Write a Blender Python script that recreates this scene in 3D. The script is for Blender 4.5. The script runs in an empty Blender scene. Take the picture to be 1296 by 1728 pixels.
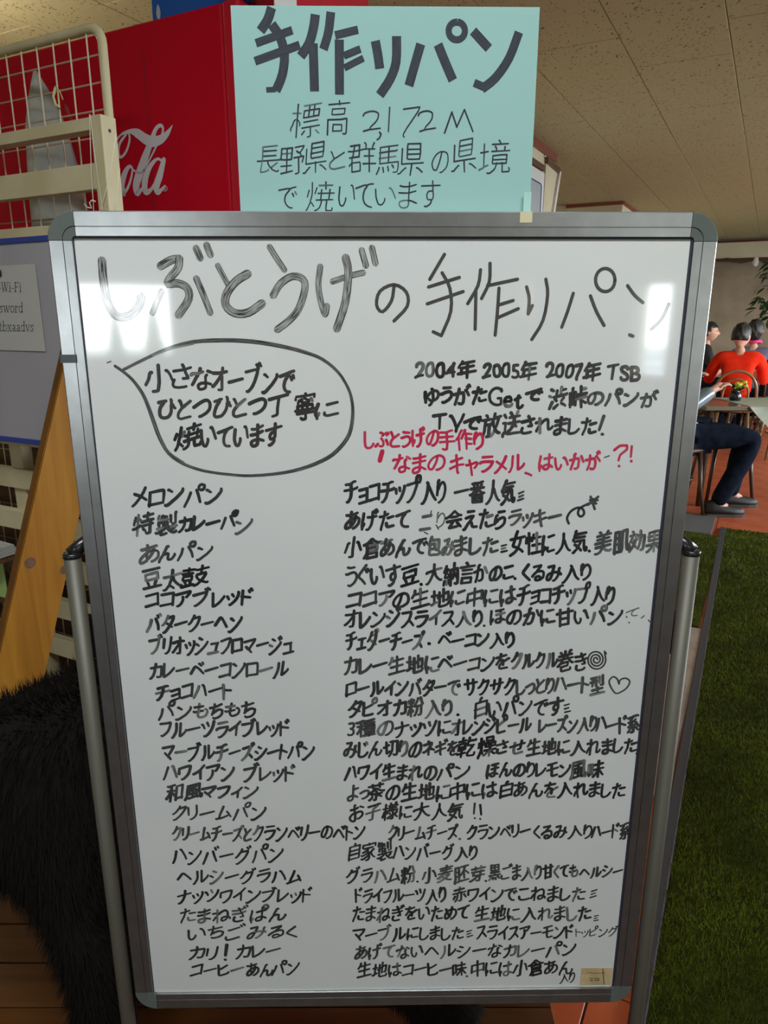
import bpy, bmesh, math, random
import numpy as np
from mathutils import Vector, Matrix

random.seed(7)
rng = np.random.RandomState(7)
D = bpy.data
C = bpy.context.scene.collection
scn = bpy.context.scene

# ------------------------------------------------------------------ camera
FPX = 1200.0
PITCH = math.radians(15.16)
EYE = np.array([0.0, 0.0, 1.3])
cam_d = D.cameras.new('camera')
cam_d.sensor_width = 36.0
cam_d.sensor_fit = 'AUTO'
cam_d.lens = FPX / 1728.0 * 36.0
cam_d.clip_start = 0.02
cam = D.objects.new('camera', cam_d)
cam.location = EYE
cam.rotation_euler = (math.pi / 2 - PITCH, 0, 0)
C.objects.link(cam)
scn.camera = cam

# ------------------------------------------------------------------ view, world
scn.view_settings.view_transform = 'Standard'
scn.view_settings.look = 'None'
scn.view_settings.gamma = 1.0
scn.view_settings.use_curve_mapping = False
scn.view_settings.exposure = 0.0
scn.cycles.use_denoising = True
scn.cycles.max_bounces = 8
scn.cycles.diffuse_bounces = 5
scn.cycles.sample_clamp_indirect = 6.0

world = D.worlds.new('world')
scn.world = world
world.use_nodes = True
wn = world.node_tree
wn.nodes.clear()
w_out = wn.nodes.new('ShaderNodeOutputWorld')
w_bg = wn.nodes.new('ShaderNodeBackground')
w_tc = wn.nodes.new('ShaderNodeTexCoord')
w_sep = wn.nodes.new('ShaderNodeSeparateXYZ')
w_ramp = wn.nodes.new('ShaderNodeValToRGB')
w_ramp.color_ramp.elements[0].position = 0.0
w_ramp.color_ramp.elements[0].color = (0.93, 0.97, 1.0, 1)
w_ramp.color_ramp.elements[1].position = 1.0
w_ramp.color_ramp.elements[1].color = (0.70, 0.84, 1.0, 1)
w_bg.inputs['Strength'].default_value = 24.0      # bright overcast mountain sky
wn.links.new(w_tc.outputs['Generated'], w_sep.inputs[0])
wn.links.new(w_sep.outputs['Z'], w_ramp.inputs[0])
wn.links.new(w_ramp.outputs[0], w_bg.inputs[0])
wn.links.new(w_bg.outputs[0], w_out.inputs[0])

# room axes: V runs to the right across the room, U runs down its length
ROOM = math.radians(27.8)
UX = np.array([math.sin(ROOM), math.cos(ROOM), 0.0])
VX = np.array([math.cos(ROOM), -math.sin(ROOM), 0.0])
ROT = Matrix.Rotation(-ROOM, 4, 'Z')

# window openings: (wall, from, to, sill, head); right wall runs along U at V=4, back wall along V at U=-5
RIGHT_V, BACK_U, FRONT_U, LEFT_V, CEIL = 4.0, -5.0, 13.1, -3.8, 2.5
RIGHT_OPEN = [(-4.36, -4.20, 1.32, 1.66), (-2.98, -2.62, 0.86, 1.57), (3.3, 5.4, 0.85, 2.1),
              (5.9, 8.0, 0.85, 2.1), (8.5, 10.6, 0.85, 2.1)]
LEFT_OPEN = []
BACK_OPEN = [(0.02, 0.86, 0.98, 1.60)]


def wpt(v, u, z):
    p = VX * v + UX * u
    return Vector((p[0], p[1], z))


def portal(name, v, u, z, sx, sy, face):
    ld = D.lights.new(name, 'AREA')
    ld.shape = 'RECTANGLE'
    ld.size, ld.size_y = sx, sy
    ld.cycles.is_portal = True
    o = D.objects.new(name, ld)
    o.location = wpt(v, u, z)
    d = Vector((VX * face[0] + UX * face[1]).tolist())
    o.rotation_euler = d.to_track_quat('-Z', 'Y').to_euler()
    C.objects.link(o)


for a, b, s, h in RIGHT_OPEN:
    portal('window_portal', RIGHT_V + 0.16, (a + b) / 2, (s + h) / 2, b - a, h - s, (-1, 0))
for a, b, s, h in LEFT_OPEN:
    portal('window_portal', LEFT_V - 0.16, (a + b) / 2, (s + h) / 2, b - a, h - s, (1, 0))
for a, b, s, h in BACK_OPEN:
    portal('window_portal', (a + b) / 2, BACK_U - 0.16, (s + h) / 2, b - a, h - s, (0, 1))

# two added fill lights for the board and the back wall (their housings are built with the ceiling)
FILL_LIGHTS = [(0.05, -0.20, 38.0), (1.5, -3.9, 24.0)]
for fx_, fy_, fw_ in FILL_LIGHTS:
    ld = D.lights.new('fill_light', 'AREA')
    ld.shape = 'RECTANGLE'
    ld.size, ld.size_y = 1.2, 0.24
    ld.energy = fw_
    ld.color = (0.96, 1.0, 0.985)
    o = D.objects.new('fill_light', ld)
    o.location = (fx_, fy_, CEIL - 0.085)
    C.objects.link(o)

# ------------------------------------------------------------------ geometry of the photograph


def ray(px, py):
    x = (px - 648.0) / FPX
    y = (864.0 - py) / FPX
    s, c = math.sin(PITCH), math.cos(PITCH)
    return np.array([x, c + y * s, -s + y * c])


def on_u(px, py, u):
    d = ray(px, py)
    p = EYE + d * (u / (d @ UX))
    return p @ VX, p[2]


def on_v(px, py, v):
    d = ray(px, py)
    p = EYE + d * (v / (d @ VX))
    return p @ UX, p[2]


# plane of the whiteboard surface (inner top left corner O, across BX, up BZ)
OB = np.array([-0.27918, 0.67944, 1.37217])
BX = np.array([0.99989, 0.01465, 0.0])
BX /= np.linalg.norm(BX)
BY = np.array([-BX[1], BX[0], 0.0])


def bl(px, py, dy=0.0):
    """pixel -> whiteboard local (x across, z up from floor) on the plane dy behind the surface"""
    d = ray(px, py)
    t = ((OB + BY * dy - EYE) @ BY) / (d @ BY)
    p = EYE + d * t
    return float((p - OB) @ BX), float(p[2])


# ------------------------------------------------------------------ helpers
def obj(name, me, mat=None, parent=None, label=None, cat=None, group=None, kind=None, loc=None, room=False):
    if isinstance(me, bmesh.types.BMesh):
        m = D.meshes.new(name)
        me.to_mesh(m)
        me.free()
        me = m
    o = D.objects.new(name, me)
    C.objects.link(o)
    if mat is not None and len(me.materials) == 0:
        me.materials.append(mat)
    if parent is not None:
        o.parent = parent
    if loc is not None:
        o.location = loc
    if room:
        o.rotation_euler = (0, 0, -ROOM)
    tag(o, label, cat, group, kind)
    return o


def tag(o, label=None, cat=None, group=None, kind=None):
    if label: o['label'] = label
    if cat: o['category'] = cat
    if group: o['group'] = group
    if kind: o['kind'] = kind


def empty(name, loc=(0, 0, 0), rz=0.0, label=None, cat=None, group=None, kind=None):
    o = D.objects.new(name, None)
    o.empty_display_size = 0.1
    C.objects.link(o)
    o.location = loc
    o.rotation_euler = (0, 0, rz)
    tag(o, label, cat, group, kind)
    return o


def box(bm, x0, x1, y0, y1, z0, z1, bev=0.0, M=None):
    r = bmesh.ops.create_cube(bm, size=1.0)
    vs = r['verts']
    for v in vs:
        v.co = Vector(((x0 + x1) / 2 + v.co.x * (x1 - x0), (y0 + y1) / 2 + v.co.y * (y1 - y0), (z0 + z1) / 2 + v.co.z * (z1 - z0)))
    if bev > 0:
        es = list({e for v in vs for e in v.link_edges})
        rb = bmesh.ops.bevel(bm, geom=es, offset=bev, segments=2, affect='EDGES', profile=0.5)
        vs = list({v for f in rb['faces'] for v in f.verts} | {v for v in vs if v.is_valid})
    if M is not None:
        bmesh.ops.transform(bm, matrix=M, verts=[v for v in vs if v.is_valid])
    return bm


def bxm(x0, x1, y0, y1, z0, z1, bev=0.0):
    return box(bmesh.new(), x0, x1, y0, y1, z0, z1, bev)


def tube(bm, pts, r, n=8, closed=False, cap=True):
    """tube along points, r a number or a list"""
    P = [Vector(p) for p in pts]
    k = len(P)
    R = r if isinstance(r, (list, tuple)) else [r] * k
    rings = []
    prev = None
    for i in range(k):
        if closed:
            d = (P[(i + 1) % k] - P[i - 1])
        else:
            d = P[min(i + 1, k - 1)] - P[max(i - 1, 0)]
        d.normalize()
        if prev is None:
            a = Vector((0, 0, 1)) if abs(d.z) < 0.9 else Vector((1, 0, 0))
            s = d.cross(a).normalized()
        else:
            s = (prev - d * prev.dot(d)).normalized()
        prev = s
        t = d.cross(s)
        rings.append([bm.verts.new(P[i] + (s * math.cos(j * 2 * math.pi / n) + t * math.sin(j * 2 * math.pi / n)) * R[i]) for j in range(n)])
    m = k if closed else k - 1
    for i in range(m):
        a, b = rings[i], rings[(i + 1) % k]
        for j in range(n):
            f = bm.faces.new((a[j], a[(j + 1) % n], b[(j + 1) % n], b[j]))
            f.smooth = True
    if not closed and cap:
        bm.faces.new(rings[0][::-1])
        bm.faces.new(rings[-1])
    return bm


def tubem(pts, r, n=8, closed=False):
    return tube(bmesh.new(), pts, r, n, closed)


def lathe(bm, prof, cx=0, cy=0, n=24):
    rings = []
    for r, z in prof:
        rings.append([bm.verts.new((cx + r * math.cos(2 * math.pi * j / n), cy + r * math.sin(2 * math.pi * j / n), z)) for j in range(n)])
    for a, b in zip(rings, rings[1:]):
        for j in range(n):
            f = bm.faces.new((a[j], a[(j + 1) % n], b[(j + 1) % n], b[j]))
            f.smooth = True
    return bm


# ------------------------------------------------------------------ materials
def mat(name, col, rough=0.6, metal=0.0, coat=0.0, spec=0.5, build=None):
    m = D.materials.new(name)
    m.use_nodes = True
    nt = m.node_tree
    b = nt.nodes['Principled BSDF']
    b.inputs['Base Color'].default_value = (*col, 1)
    b.inputs['Roughness'].default_value = rough
    b.inputs['Metallic'].default_value = metal
    b.inputs['Coat Weight'].default_value = coat
    b.inputs['Coat Roughness'].default_value = 0.05
    b.inputs['Specular IOR Level'].default_value = spec
    if build: build(nt, b)
    return m


def noisy(c1, c2, scale=8, detail=4, stretch=(1, 1, 1), lo=0.35, hi=0.65, bump=0.0, bscale=None, coords='Object'):
    def f(nt, b):
        N, L = nt.nodes, nt.links
        tc = N.new('ShaderNodeTexCoord')
        mp = N.new('ShaderNodeMapping')
        mp.inputs['Scale'].default_value = stretch
        L.new(tc.outputs[coords], mp.inputs[0])
        no = N.new('ShaderNodeTexNoise')
        no.inputs['Scale'].default_value = scale
        no.inputs['Detail'].default_value = detail
        L.new(mp.outputs[0], no.inputs['Vector'])
        r = N.new('ShaderNodeValToRGB')
        r.color_ramp.elements[0].position = lo
        r.color_ramp.elements[0].color = (*c1, 1)
        r.color_ramp.elements[1].position = hi
        r.color_ramp.elements[1].color = (*c2, 1)
        L.new(no.outputs['Fac'], r.inputs[0])
        L.new(r.outputs[0], b.inputs['Base Color'])
        if bump:
            n2 = N.new('ShaderNodeTexNoise')
            n2.inputs['Scale'].default_value = bscale or scale * 4
            n2.inputs['Detail'].default_value = 3
            L.new(mp.outputs[0], n2.inputs['Vector'])
            bp = N.new('ShaderNodeBump')
            bp.inputs['Strength'].default_value = bump
            bp.inputs['Distance'].default_value = 0.003
            L.new(n2.outputs['Fac'], bp.inputs['Height'])
            L.new(bp.outputs[0], b.inputs['Normal'])
    return f


def tile_speckle(nt, b):
    """fissured acoustic ceiling tile: short dark flecks on a tan ground"""
    N, L = nt.nodes, nt.links
    tc = N.new('ShaderNodeTexCoord')
    oi = N.new('ShaderNodeNewGeometry')
    mp = N.new('ShaderNodeMapping')
    mp.inputs['Scale'].default_value = (1.0, 0.55, 1.0)
    L.new(oi.outputs['Position'], mp.inputs[0])
    no = N.new('ShaderNodeTexNoise')
    no.inputs['Scale'].default_value = 95
    no.inputs['Detail'].default_value = 2
    L.new(mp.outputs[0], no.inputs['Vector'])
    r = N.new('ShaderNodeValToRGB')
    r.color_ramp.elements[0].position = 0.30
    r.color_ramp.elements[0].color = (0.16, 0.12, 0.07, 1)
    r.color_ramp.elements[1].position = 0.38
    r.color_ramp.elements[1].color = (0.52, 0.462, 0.275, 1)
    L.new(no.outputs['Fac'], r.inputs[0])
    n3 = N.new('ShaderNodeTexNoise')
    n3.inputs['Scale'].default_value = 0.7
    L.new(oi.outputs['Position'], n3.inputs['Vector'])
    mx = N.new('ShaderNodeMix')
    mx.data_type = 'RGBA'
    mx.blend_type = 'MULTIPLY'
    mx.inputs['Factor'].default_value = 0.35
    L.new(r.outputs[0], mx.inputs['A'])
    L.new(n3.outputs['Color'], mx.inputs['B'])
    mx.inputs['B'].default_value = (1, 1, 1, 1)
    r2 = N.new('ShaderNodeValToRGB')
    r2.color_ramp.elements[0].color = (0.75, 0.73, 0.7, 1)
    r2.color_ramp.elements[1].color = (1, 1, 1, 1)
    L.new(n3.outputs['Fac'], r2.inputs[0])
    L.new(r2.outputs[0], mx.inputs['B'])
    L.new(mx.outputs['Result'], b.inputs['Base Color'])
    bp = N.new('ShaderNodeBump')
    bp.inputs['Strength'].default_value = 0.5
    bp.inputs['Distance'].default_value = 0.002
    L.new(r.outputs[0], bp.inputs['Height'])
    L.new(bp.outputs[0], b.inputs['Normal'])


def wood(c1, c2, axis=2, scale=3.0):
    def f(nt, b):
        N, L = nt.nodes, nt.links
        tc = N.new('ShaderNodeTexCoord')
        mp = N.new('ShaderNodeMapping')
        s = [14.0, 14.0, 14.0]
        s[axis] = 1.2
        mp.inputs['Scale'].default_value = s
        L.new(tc.outputs['Object'], mp.inputs[0])
        no = N.new('ShaderNodeTexNoise')
        no.inputs['Scale'].default_value = scale
        no.inputs['Detail'].default_value = 6
        no.inputs['Distortion'].default_value = 0.6
        L.new(mp.outputs[0], no.inputs['Vector'])
        r = N.new('ShaderNodeValToRGB')
        r.color_ramp.elements[0].position = 0.3
        r.color_ramp.elements[0].color = (*c1, 1)
        r.color_ramp.elements[1].position = 0.7
        r.color_ramp.elements[1].color = (*c2, 1)
        L.new(no.outputs['Fac'], r.inputs[0])
        L.new(r.outputs[0], b.inputs['Base Color'])
    return f


def ink_nodes(dark, light, paper):
    """marker ink: 'ink' attribute red = how faded the stroke is, green = how streaky and hollow it is; UV = along / across"""
    def f(nt, b):
        N, L = nt.nodes, nt.links
        at = N.new('ShaderNodeAttribute')
        at.attribute_name = 'ink'
        sp = N.new('ShaderNodeSeparateColor')
        L.new(at.outputs['Color'], sp.inputs[0])
        uv = N.new('ShaderNodeUVMap')
        uv.uv_map = 'UVMap'
        mp = N.new('ShaderNodeMapping')
        mp.inputs['Scale'].default_value = (14.0, 3.2, 1.0)
        L.new(uv.outputs[0], mp.inputs[0])
        no = N.new('ShaderNodeTexNoise')
        no.inputs['Scale'].default_value = 1.0
        no.inputs['Detail'].default_value = 3
        L.new(mp.outputs[0], no.inputs['Vector'])
        su = N.new('ShaderNodeSeparateXYZ')
        L.new(uv.outputs[0], su.inputs[0])
        ab = N.new('ShaderNodeMath'); ab.operation = 'ABSOLUTE'
        L.new(su.outputs['Y'], ab.inputs[0])
        # edge stays dark
        ed = N.new('ShaderNodeMapRange')
        ed.inputs['From Min'].default_value = 0.98
        ed.inputs['From Max'].default_value = 0.70
        L.new(ab.outputs[0], ed.inputs['Value'])
        st = N.new('ShaderNodeMapRange')
        st.inputs['From Min'].default_value = 0.36
        st.inputs['From Max'].default_value = 0.60
        L.new(no.outputs['Fac'], st.inputs['Value'])
        m1 = N.new('ShaderNodeMath'); m1.operation = 'MULTIPLY'
        L.new(ed.outputs[0], m1.inputs[0]); L.new(st.outputs[0], m1.inputs[1])
        m2 = N.new('ShaderNodeMath'); m2.operation = 'MULTIPLY'
        L.new(m1.outputs[0], m2.inputs[0]); L.new(sp.outputs['Green'], m2.inputs[1])
        mx = N.new('ShaderNodeMix'); mx.data_type = 'RGBA'
        mx.inputs['A'].default_value = (*dark, 1)
        mx.inputs['B'].default_value = (*light, 1)
        L.new(sp.outputs['Red'], mx.inputs['Factor'])
        mx2 = N.new('ShaderNodeMix'); mx2.data_type = 'RGBA'
        L.new(m2.outputs[0], mx2.inputs['Factor'])
        L.new(mx.outputs['Result'], mx2.inputs['A'])
        mx2.inputs['B'].default_value = (*paper, 1)
        L.new(mx2.outputs['Result'], b.inputs['Base Color'])
    return f


M = {}
M['board'] = mat('board_enamel', (0.43, 0.445, 0.44), 0.35, coat=1.0, spec=0.3,
                 build=noisy((0.515, 0.54, 0.545), (0.535, 0.56, 0.565), 5, 3))
M['board'].node_tree.nodes['Principled BSDF'].inputs['Coat Roughness'].default_value = 0.05
M['ink'] = mat('black_marker', (0.02, 0.02, 0.03), 0.4, coat=0.8, spec=0.2,
               build=ink_nodes((0.006, 0.006, 0.010), (0.06, 0.057, 0.05), (0.30, 0.315, 0.305)))
M['ink_red'] = mat('red_marker', (0.6, 0.03, 0.1), 0.4, coat=0.8, spec=0.2,
                   build=ink_nodes((0.40, 0.004, 0.04), (0.46, 0.05, 0.13), (0.50, 0.22, 0.28)))
M['ink_pen'] = mat('felt_pen', (0.02, 0.02, 0.04), 0.7, spec=0.2,
                   build=ink_nodes((0.018, 0.02, 0.03), (0.06, 0.07, 0.085), (0.2, 0.3, 0.3)))
M['alu'] = mat('anodised_aluminium', (0.34, 0.355, 0.36), 0.31, metal=1.0,
               build=noisy((0.31, 0.33, 0.335), (0.35, 0.37, 0.375), 60, 3, (1, 1, 1)))
M['alu_pole'] = mat('pale_metal_pole', (0.078, 0.074, 0.058), 0.5, metal=0.2)
M['corner'] = mat('grey_corner_plastic', (0.085, 0.10, 0.092), 0.45, spec=0.25)
M['edge_line'] = mat('dark_edge_line', (0.02, 0.018, 0.035), 0.5)
M['blackplastic'] = mat('black_plastic', (0.012, 0.012, 0.013), 0.25)
M['tape_dark'] = mat('dark_green_tape', (0.006, 0.018, 0.02), 0.3)
M['tape_clear'] = mat('yellowed_tape', (0.50, 0.46, 0.30), 0.3)
M['tape_teal'] = mat('clear_tape_over_teal', (0.30, 0.50, 0.46), 0.15)
M['sticker'] = mat('brown_label_paper', (0.42, 0.33, 0.17), 0.6, build=noisy((0.36, 0.27, 0.13), (0.50, 0.40, 0.22), 40, 3))
M['teal'] = mat('teal_paper', (0.42, 0.76, 0.69), 0.75, spec=0.2,
                build=noisy((0.228, 0.39, 0.375), (0.242, 0.41, 0.395), 4, 2, bump=0.15, bscale=6))
M['ceil'] = mat('ceiling_tile', (0.6, 0.53, 0.4), 0.9, spec=0.1, build=tile_speckle)
M['slab'] = mat('ceiling_slab', (0.40, 0.35, 0.26), 0.9)
M['wall'] = mat('cream_wall', (0.62, 0.54, 0.38), 0.85, build=noisy((0.60, 0.52, 0.36), (0.66, 0.58, 0.42), 3, 4, bump=0.2, bscale=60))
M['taupe'] = mat('taupe_wall', (0.30, 0.235, 0.165), 0.85, build=noisy((0.27, 0.21, 0.145), (0.34, 0.27, 0.195), 4, 5, bump=0.3, bscale=50))
M['cornice'] = mat('red_brown_cornice', (0.22, 0.06, 0.03), 0.45)
M['brownwood'] = mat('dark_brown_wood', (0.10, 0.045, 0.02), 0.4, build=wood((0.06, 0.025, 0.012), (0.15, 0.07, 0.03), 0))
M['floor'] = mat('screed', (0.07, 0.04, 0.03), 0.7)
M['redtile'] = mat('red_tile', (0.36, 0.09, 0.05), 0.25, build=noisy((0.42, 0.085, 0.03), (0.50, 0.12, 0.045), 5, 4))
M['paletile'] = mat('pale_mat', (0.62, 0.52, 0.43), 0.6, build=noisy((0.26, 0.20, 0.16), (0.34, 0.27, 0.22), 14, 4))
M['turfbase'] = mat('turf_backing', (0.035, 0.075, 0.012), 0.95, spec=0.1, build=noisy((0.018, 0.024, 0.002), (0.04, 0.052, 0.006), 30, 5))
M['turf'] = mat('turf_blades', (0.06, 0.14, 0.02), 0.7, spec=0.2, build=noisy((0.055, 0.070, 0.004), (0.13, 0.165, 0.010), 4, 6))
M['strip'] = mat('grey_edge_strip', (0.038, 0.036, 0.042), 0.6)
M['greymat'] = mat('grey_mat', (0.08, 0.08, 0.075), 0.9)
M['red'] = mat('red_lacquer', (0.50, 0.002, 0.016), 0.5, spec=0.15)
M['redlit'] = mat('red_front', (0.52, 0.006, 0.025), 0.3)
M['white'] = mat('white_enamel', (0.80, 0.80, 0.80), 0.4)
M['script'] = mat('white_lettering', (0.62, 0.60, 0.64), 0.5)
M['greypanel'] = mat('grey_glass_panel', (0.42, 0.47, 0.50), 0.25)
M['cream'] = mat('cream_paint', (0.56, 0.50, 0.31), 0.55, build=noisy((0.50, 0.44, 0.26), (0.60, 0.54, 0.35), 10, 5, bump=0.2))
M['wire'] = mat('cream_wire', (0.66, 0.62, 0.44), 0.4)
M['rust'] = mat('dusty_wire', (0.34, 0.24, 0.16), 0.6)
M['string'] = mat('white_string', (0.75, 0.72, 0.58), 0.8)
M['tie'] = mat('straw_tie', (0.55, 0.50, 0.22), 0.7)
M['darkred'] = mat('dark_red_ribbon', (0.20, 0.01, 0.015), 0.7)
M['cloth'] = mat('grey_white_wrap', (0.42, 0.44, 0.41), 0.7, build=noisy((0.34, 0.355, 0.33), (0.50, 0.52, 0.49), 9, 4, bump=0.5, bscale=20))
M['noticeboard'] = mat('lavender_white_board', (0.52, 0.52, 0.60), 0.55, build=noisy((0.33, 0.325, 0.365), (0.36, 0.355, 0.39), 4, 3))
M['blueedge'] = mat('blue_edging', (0.02, 0.05, 0.28), 0.4)
M['paper'] = mat('printed_paper', (0.46, 0.465, 0.44), 0.7)
M['print'] = mat('print_ink', (0.03, 0.05, 0.06), 0.7)
M['greenpaper'] = mat('pale_green_paper', (0.36, 0.52, 0.18), 0.7)
M['pine'] = mat('pine', (0.55, 0.22, 0.05), 0.55, spec=0.15, build=wood((0.22, 0.085, 0.005), (0.33, 0.15, 0.014), 2, 2.5))
M['pine_dark'] = mat('pine_dark', (0.26, 0.09, 0.015), 0.5, build=wood((0.09, 0.032, 0.003), (0.14, 0.055, 0.006), 2, 2.5))
M['knot'] = mat('pine_knot', (0.14, 0.04, 0.012), 0.5, build=noisy((0.03, 0.01, 0.002), (0.11, 0.04, 0.006), 60, 3))
M['deck'] = mat('deck_boards', (0.30, 0.11, 0.02), 0.45, build=wood((0.06, 0.018, 0.001), (0.115, 0.038, 0.004), 0, 2.5))
M['fur'] = mat('black_fur', (0.007, 0.006, 0.005), 0.85, spec=0.15)
M['claw'] = mat('dark_claw', (0.03, 0.025, 0.02), 0.4)
M['muzzle'] = mat('brown_muzzle', (0.10, 0.06, 0.03), 0.8)
M['blue'] = mat('blue_card', (0.01, 0.10, 0.42), 0.4)
M['skin'] = mat('skin', (0.62, 0.34, 0.24), 0.5)
M['hair'] = mat('black_hair', (0.012, 0.010, 0.010), 0.5, build=noisy((0.008, 0.007, 0.007), (0.022, 0.018, 0.016), 60, 2, (1, 1, 0.2), bump=0.5))
M['shirt_red'] = mat('red_shirt', (0.80, 0.028, 0.008), 0.9, spec=0.1, build=noisy((0.74, 0.022, 0.006), (0.86, 0.038, 0.012), 12, 3, bump=0.3))
M['shirt_black'] = mat('black_top', (0.012, 0.013, 0.016), 0.8)
M['shirt_blue'] = mat('grey_blue_top', (0.14, 0.14, 0.22), 0.8)
M['silverblue'] = mat('silver_blue_jacket', (0.20, 0.26, 0.30), 0.3, metal=0.3)
M['jeans'] = mat('navy_trousers', (0.010, 0.016, 0.032), 0.9, spec=0.08, build=noisy((0.004, 0.007, 0.014), (0.009, 0.014, 0.028), 20, 4))
M['shoe'] = mat('black_shoe_leather', (0.014, 0.011, 0.009), 0.5, spec=0.3)
M['sole'] = mat('shoe_sole', (0.05, 0.04, 0.03), 0.7)
M['bentwood'] = mat('bentwood', (0.34, 0.19, 0.08), 0.3, build=wood((0.20, 0.11, 0.04), (0.30, 0.18, 0.08), 0, 2))
M['bentdark'] = mat('dark_bentwood', (0.07, 0.035, 0.018), 0.35)
M['tabletop'] = mat('glossy_table_top', (0.20, 0.17, 0.12), 0.15)
M['tcloth'] = mat('grey_green_tablecloth', (0.33, 0.36, 0.27), 0.5, build=noisy((0.30, 0.33, 0.245), (0.37, 0.40, 0.31), 20, 4))
M['yellow'] = mat('yellow_green_petals', (0.50, 0.52, 0.03), 0.6)
M['leaf'] = mat('plant_leaf', (0.02, 0.06, 0.015), 0.5)
M['pot'] = mat('terracotta_pot', (0.30, 0.12, 0.05), 0.6)
M['pink'] = mat('pink_scarf', (0.75, 0.05, 0.20), 0.7)
M['frame_dark'] = mat('window_frame_metal', (0.12, 0.10, 0.09), 0.4)
M['ground'] = mat('outside_ground', (0.3, 0.3, 0.27), 0.9, build=noisy((0.10, 0.12, 0.07), (0.62, 0.62, 0.60), 0.22, 5))
lampm = mat('lamp_glass', (1, 0.9, 0.7), 0.5)
lampm.node_tree.nodes['Principled BSDF'].inputs['Emission Color'].default_value = (1.0, 0.90, 0.70, 1)
lampm.node_tree.nodes['Principled BSDF'].inputs['Emission Strength'].default_value = 5.0
M['lamp'] = lampm

# ================================================================== THE SETTING
def wall_boxes(name, u0, u1, opens, face, mt, z1=CEIL):
    """wall as boxes round its openings; face 'V' = plane of constant V, 'U' = plane of constant U; local axes = room axes"""
    bm = bmesh.new()

    def seg(a, b, lo, hi):
        if b - a < 1e-4 or hi - lo < 1e-4: return
        if face[0] == 'V': box(bm, face[1], face[2], a, b, lo, hi)
        else: box(bm, a, b, face[1], face[2], lo, hi)
    cur = u0
    for a, b, s, h in sorted(opens):
        seg(cur, a, 0, z1)
        seg(a, b, 0, s)
        seg(a, b, h, z1)
        cur = b
    seg(cur, u1, 0, z1)
    return obj(name, bm, mt, kind='structure', room=True)


obj('outside_ground', bxm(-40, 60, -60, 60, -1.2, -1.0), M['ground'], kind='structure')
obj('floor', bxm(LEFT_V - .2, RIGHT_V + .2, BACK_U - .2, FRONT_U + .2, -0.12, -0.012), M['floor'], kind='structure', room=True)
ceiling = obj('ceiling', bxm(LEFT_V - .2, RIGHT_V + .2, BACK_U - .2, FRONT_U + .2, CEIL + 0.012, CEIL + 0.12), M['slab'], kind='structure', room=True)
wall_boxes('wall_right', BACK_U - .2, FRONT_U + .2, RIGHT_OPEN, ('V', RIGHT_V, RIGHT_V + .18), M['wall'], CEIL + .012)
wall_boxes('wall_back', LEFT_V - .2, RIGHT_V, BACK_OPEN, ('U', BACK_U - .18, BACK_U), M['wall'], CEIL + .012)
wall_boxes('wall_left', BACK_U, FRONT_U + .2, LEFT_OPEN, ('V', LEFT_V - .18, LEFT_V), M['wall'], CEIL + .012)
wall_boxes('wall_front', LEFT_V, RIGHT_V, [], ('U', FRONT_U, FRONT_U + .18), M['taupe'], CEIL + .012)

# low conifers outside, beyond the windows behind the viewer
bm = bmesh.new()
for k in range(26):
    c = wpt(random.uniform(-8, 22), random.uniform(-34, -22), 0)
    h = random.uniform(2.2, 4.2)
    for j in range(4):
        z0 = -1.0 + .25 + j * h * .22
        bmesh.ops.create_cone(bm, segments=9, radius1=h * .26 * (1 - j * .2), radius2=.02, depth=h * .42,
                              matrix=Matrix.Translation((c.x, c.y, z0 + h * .21)))
obj('outside_conifers', bm, M['leaf'], kind='stuff')
wn_i = 0
for a, b, s, h in RIGHT_OPEN + BACK_OPEN:
    wn_i += 1
    bm = bmesh.new()
    onright = wn_i <= len(RIGHT_OPEN)
    t = 0.035 if b - a > 0.5 else 0.012

    def seg(p, q, lo, hi):
        if onright: box(bm, RIGHT_V + .04, RIGHT_V + .09, p, q, lo, hi)
        else: box(bm, p, q, BACK_U - .09, BACK_U - .04, lo, hi)
    seg(a, b, s, s + t); seg(a, b, h - t, h); seg(a, a + t, s + t, h - t); seg(b - t, b, s + t, h - t)
    if b - a > 1.5: seg((a + b) / 2 - t / 2, (a + b) / 2 + t / 2, s + t, h - t)
    obj('window_%d' % wn_i, bm, M['frame_dark'], kind='structure', room=True)

# ceiling tiles: running bond, 435 x 870 mm, edges eased
TW, TL = 0.435, 0.87
tm = D.meshes.new('ceiling_tile')
bm = bmesh.new()
box(bm, 0.0012, TW - 0.0012, 0.0012, TL - 0.0012, 0, 0.012)
bmesh.ops.bevel(bm, geom=[e for e in bm.edges if all(v.co.z < 0.001 for v in e.verts)], offset=0.0028, segments=1, affect='EDGES')
bm.to_mesh(tm); bm.free()
tm.materials.append(M['ceil'])
for i in range(-8, 7):
    v0 = -0.315 + i * TW
    for k in range(-2, 15):
        u0 = 0.17 + k * TL + (TW if (i % 2) else 0.0)
        if u0 < -1.5 or u0 + TL > 13.1 or v0 < -3.8: continue
        if len([1]) and u0 < 0.0 and False: continue
        o = obj('tile', tm, None, parent=ceiling)
        o.location = (v0, u0, CEIL + random.uniform(-0.0012, 0.0))

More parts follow.
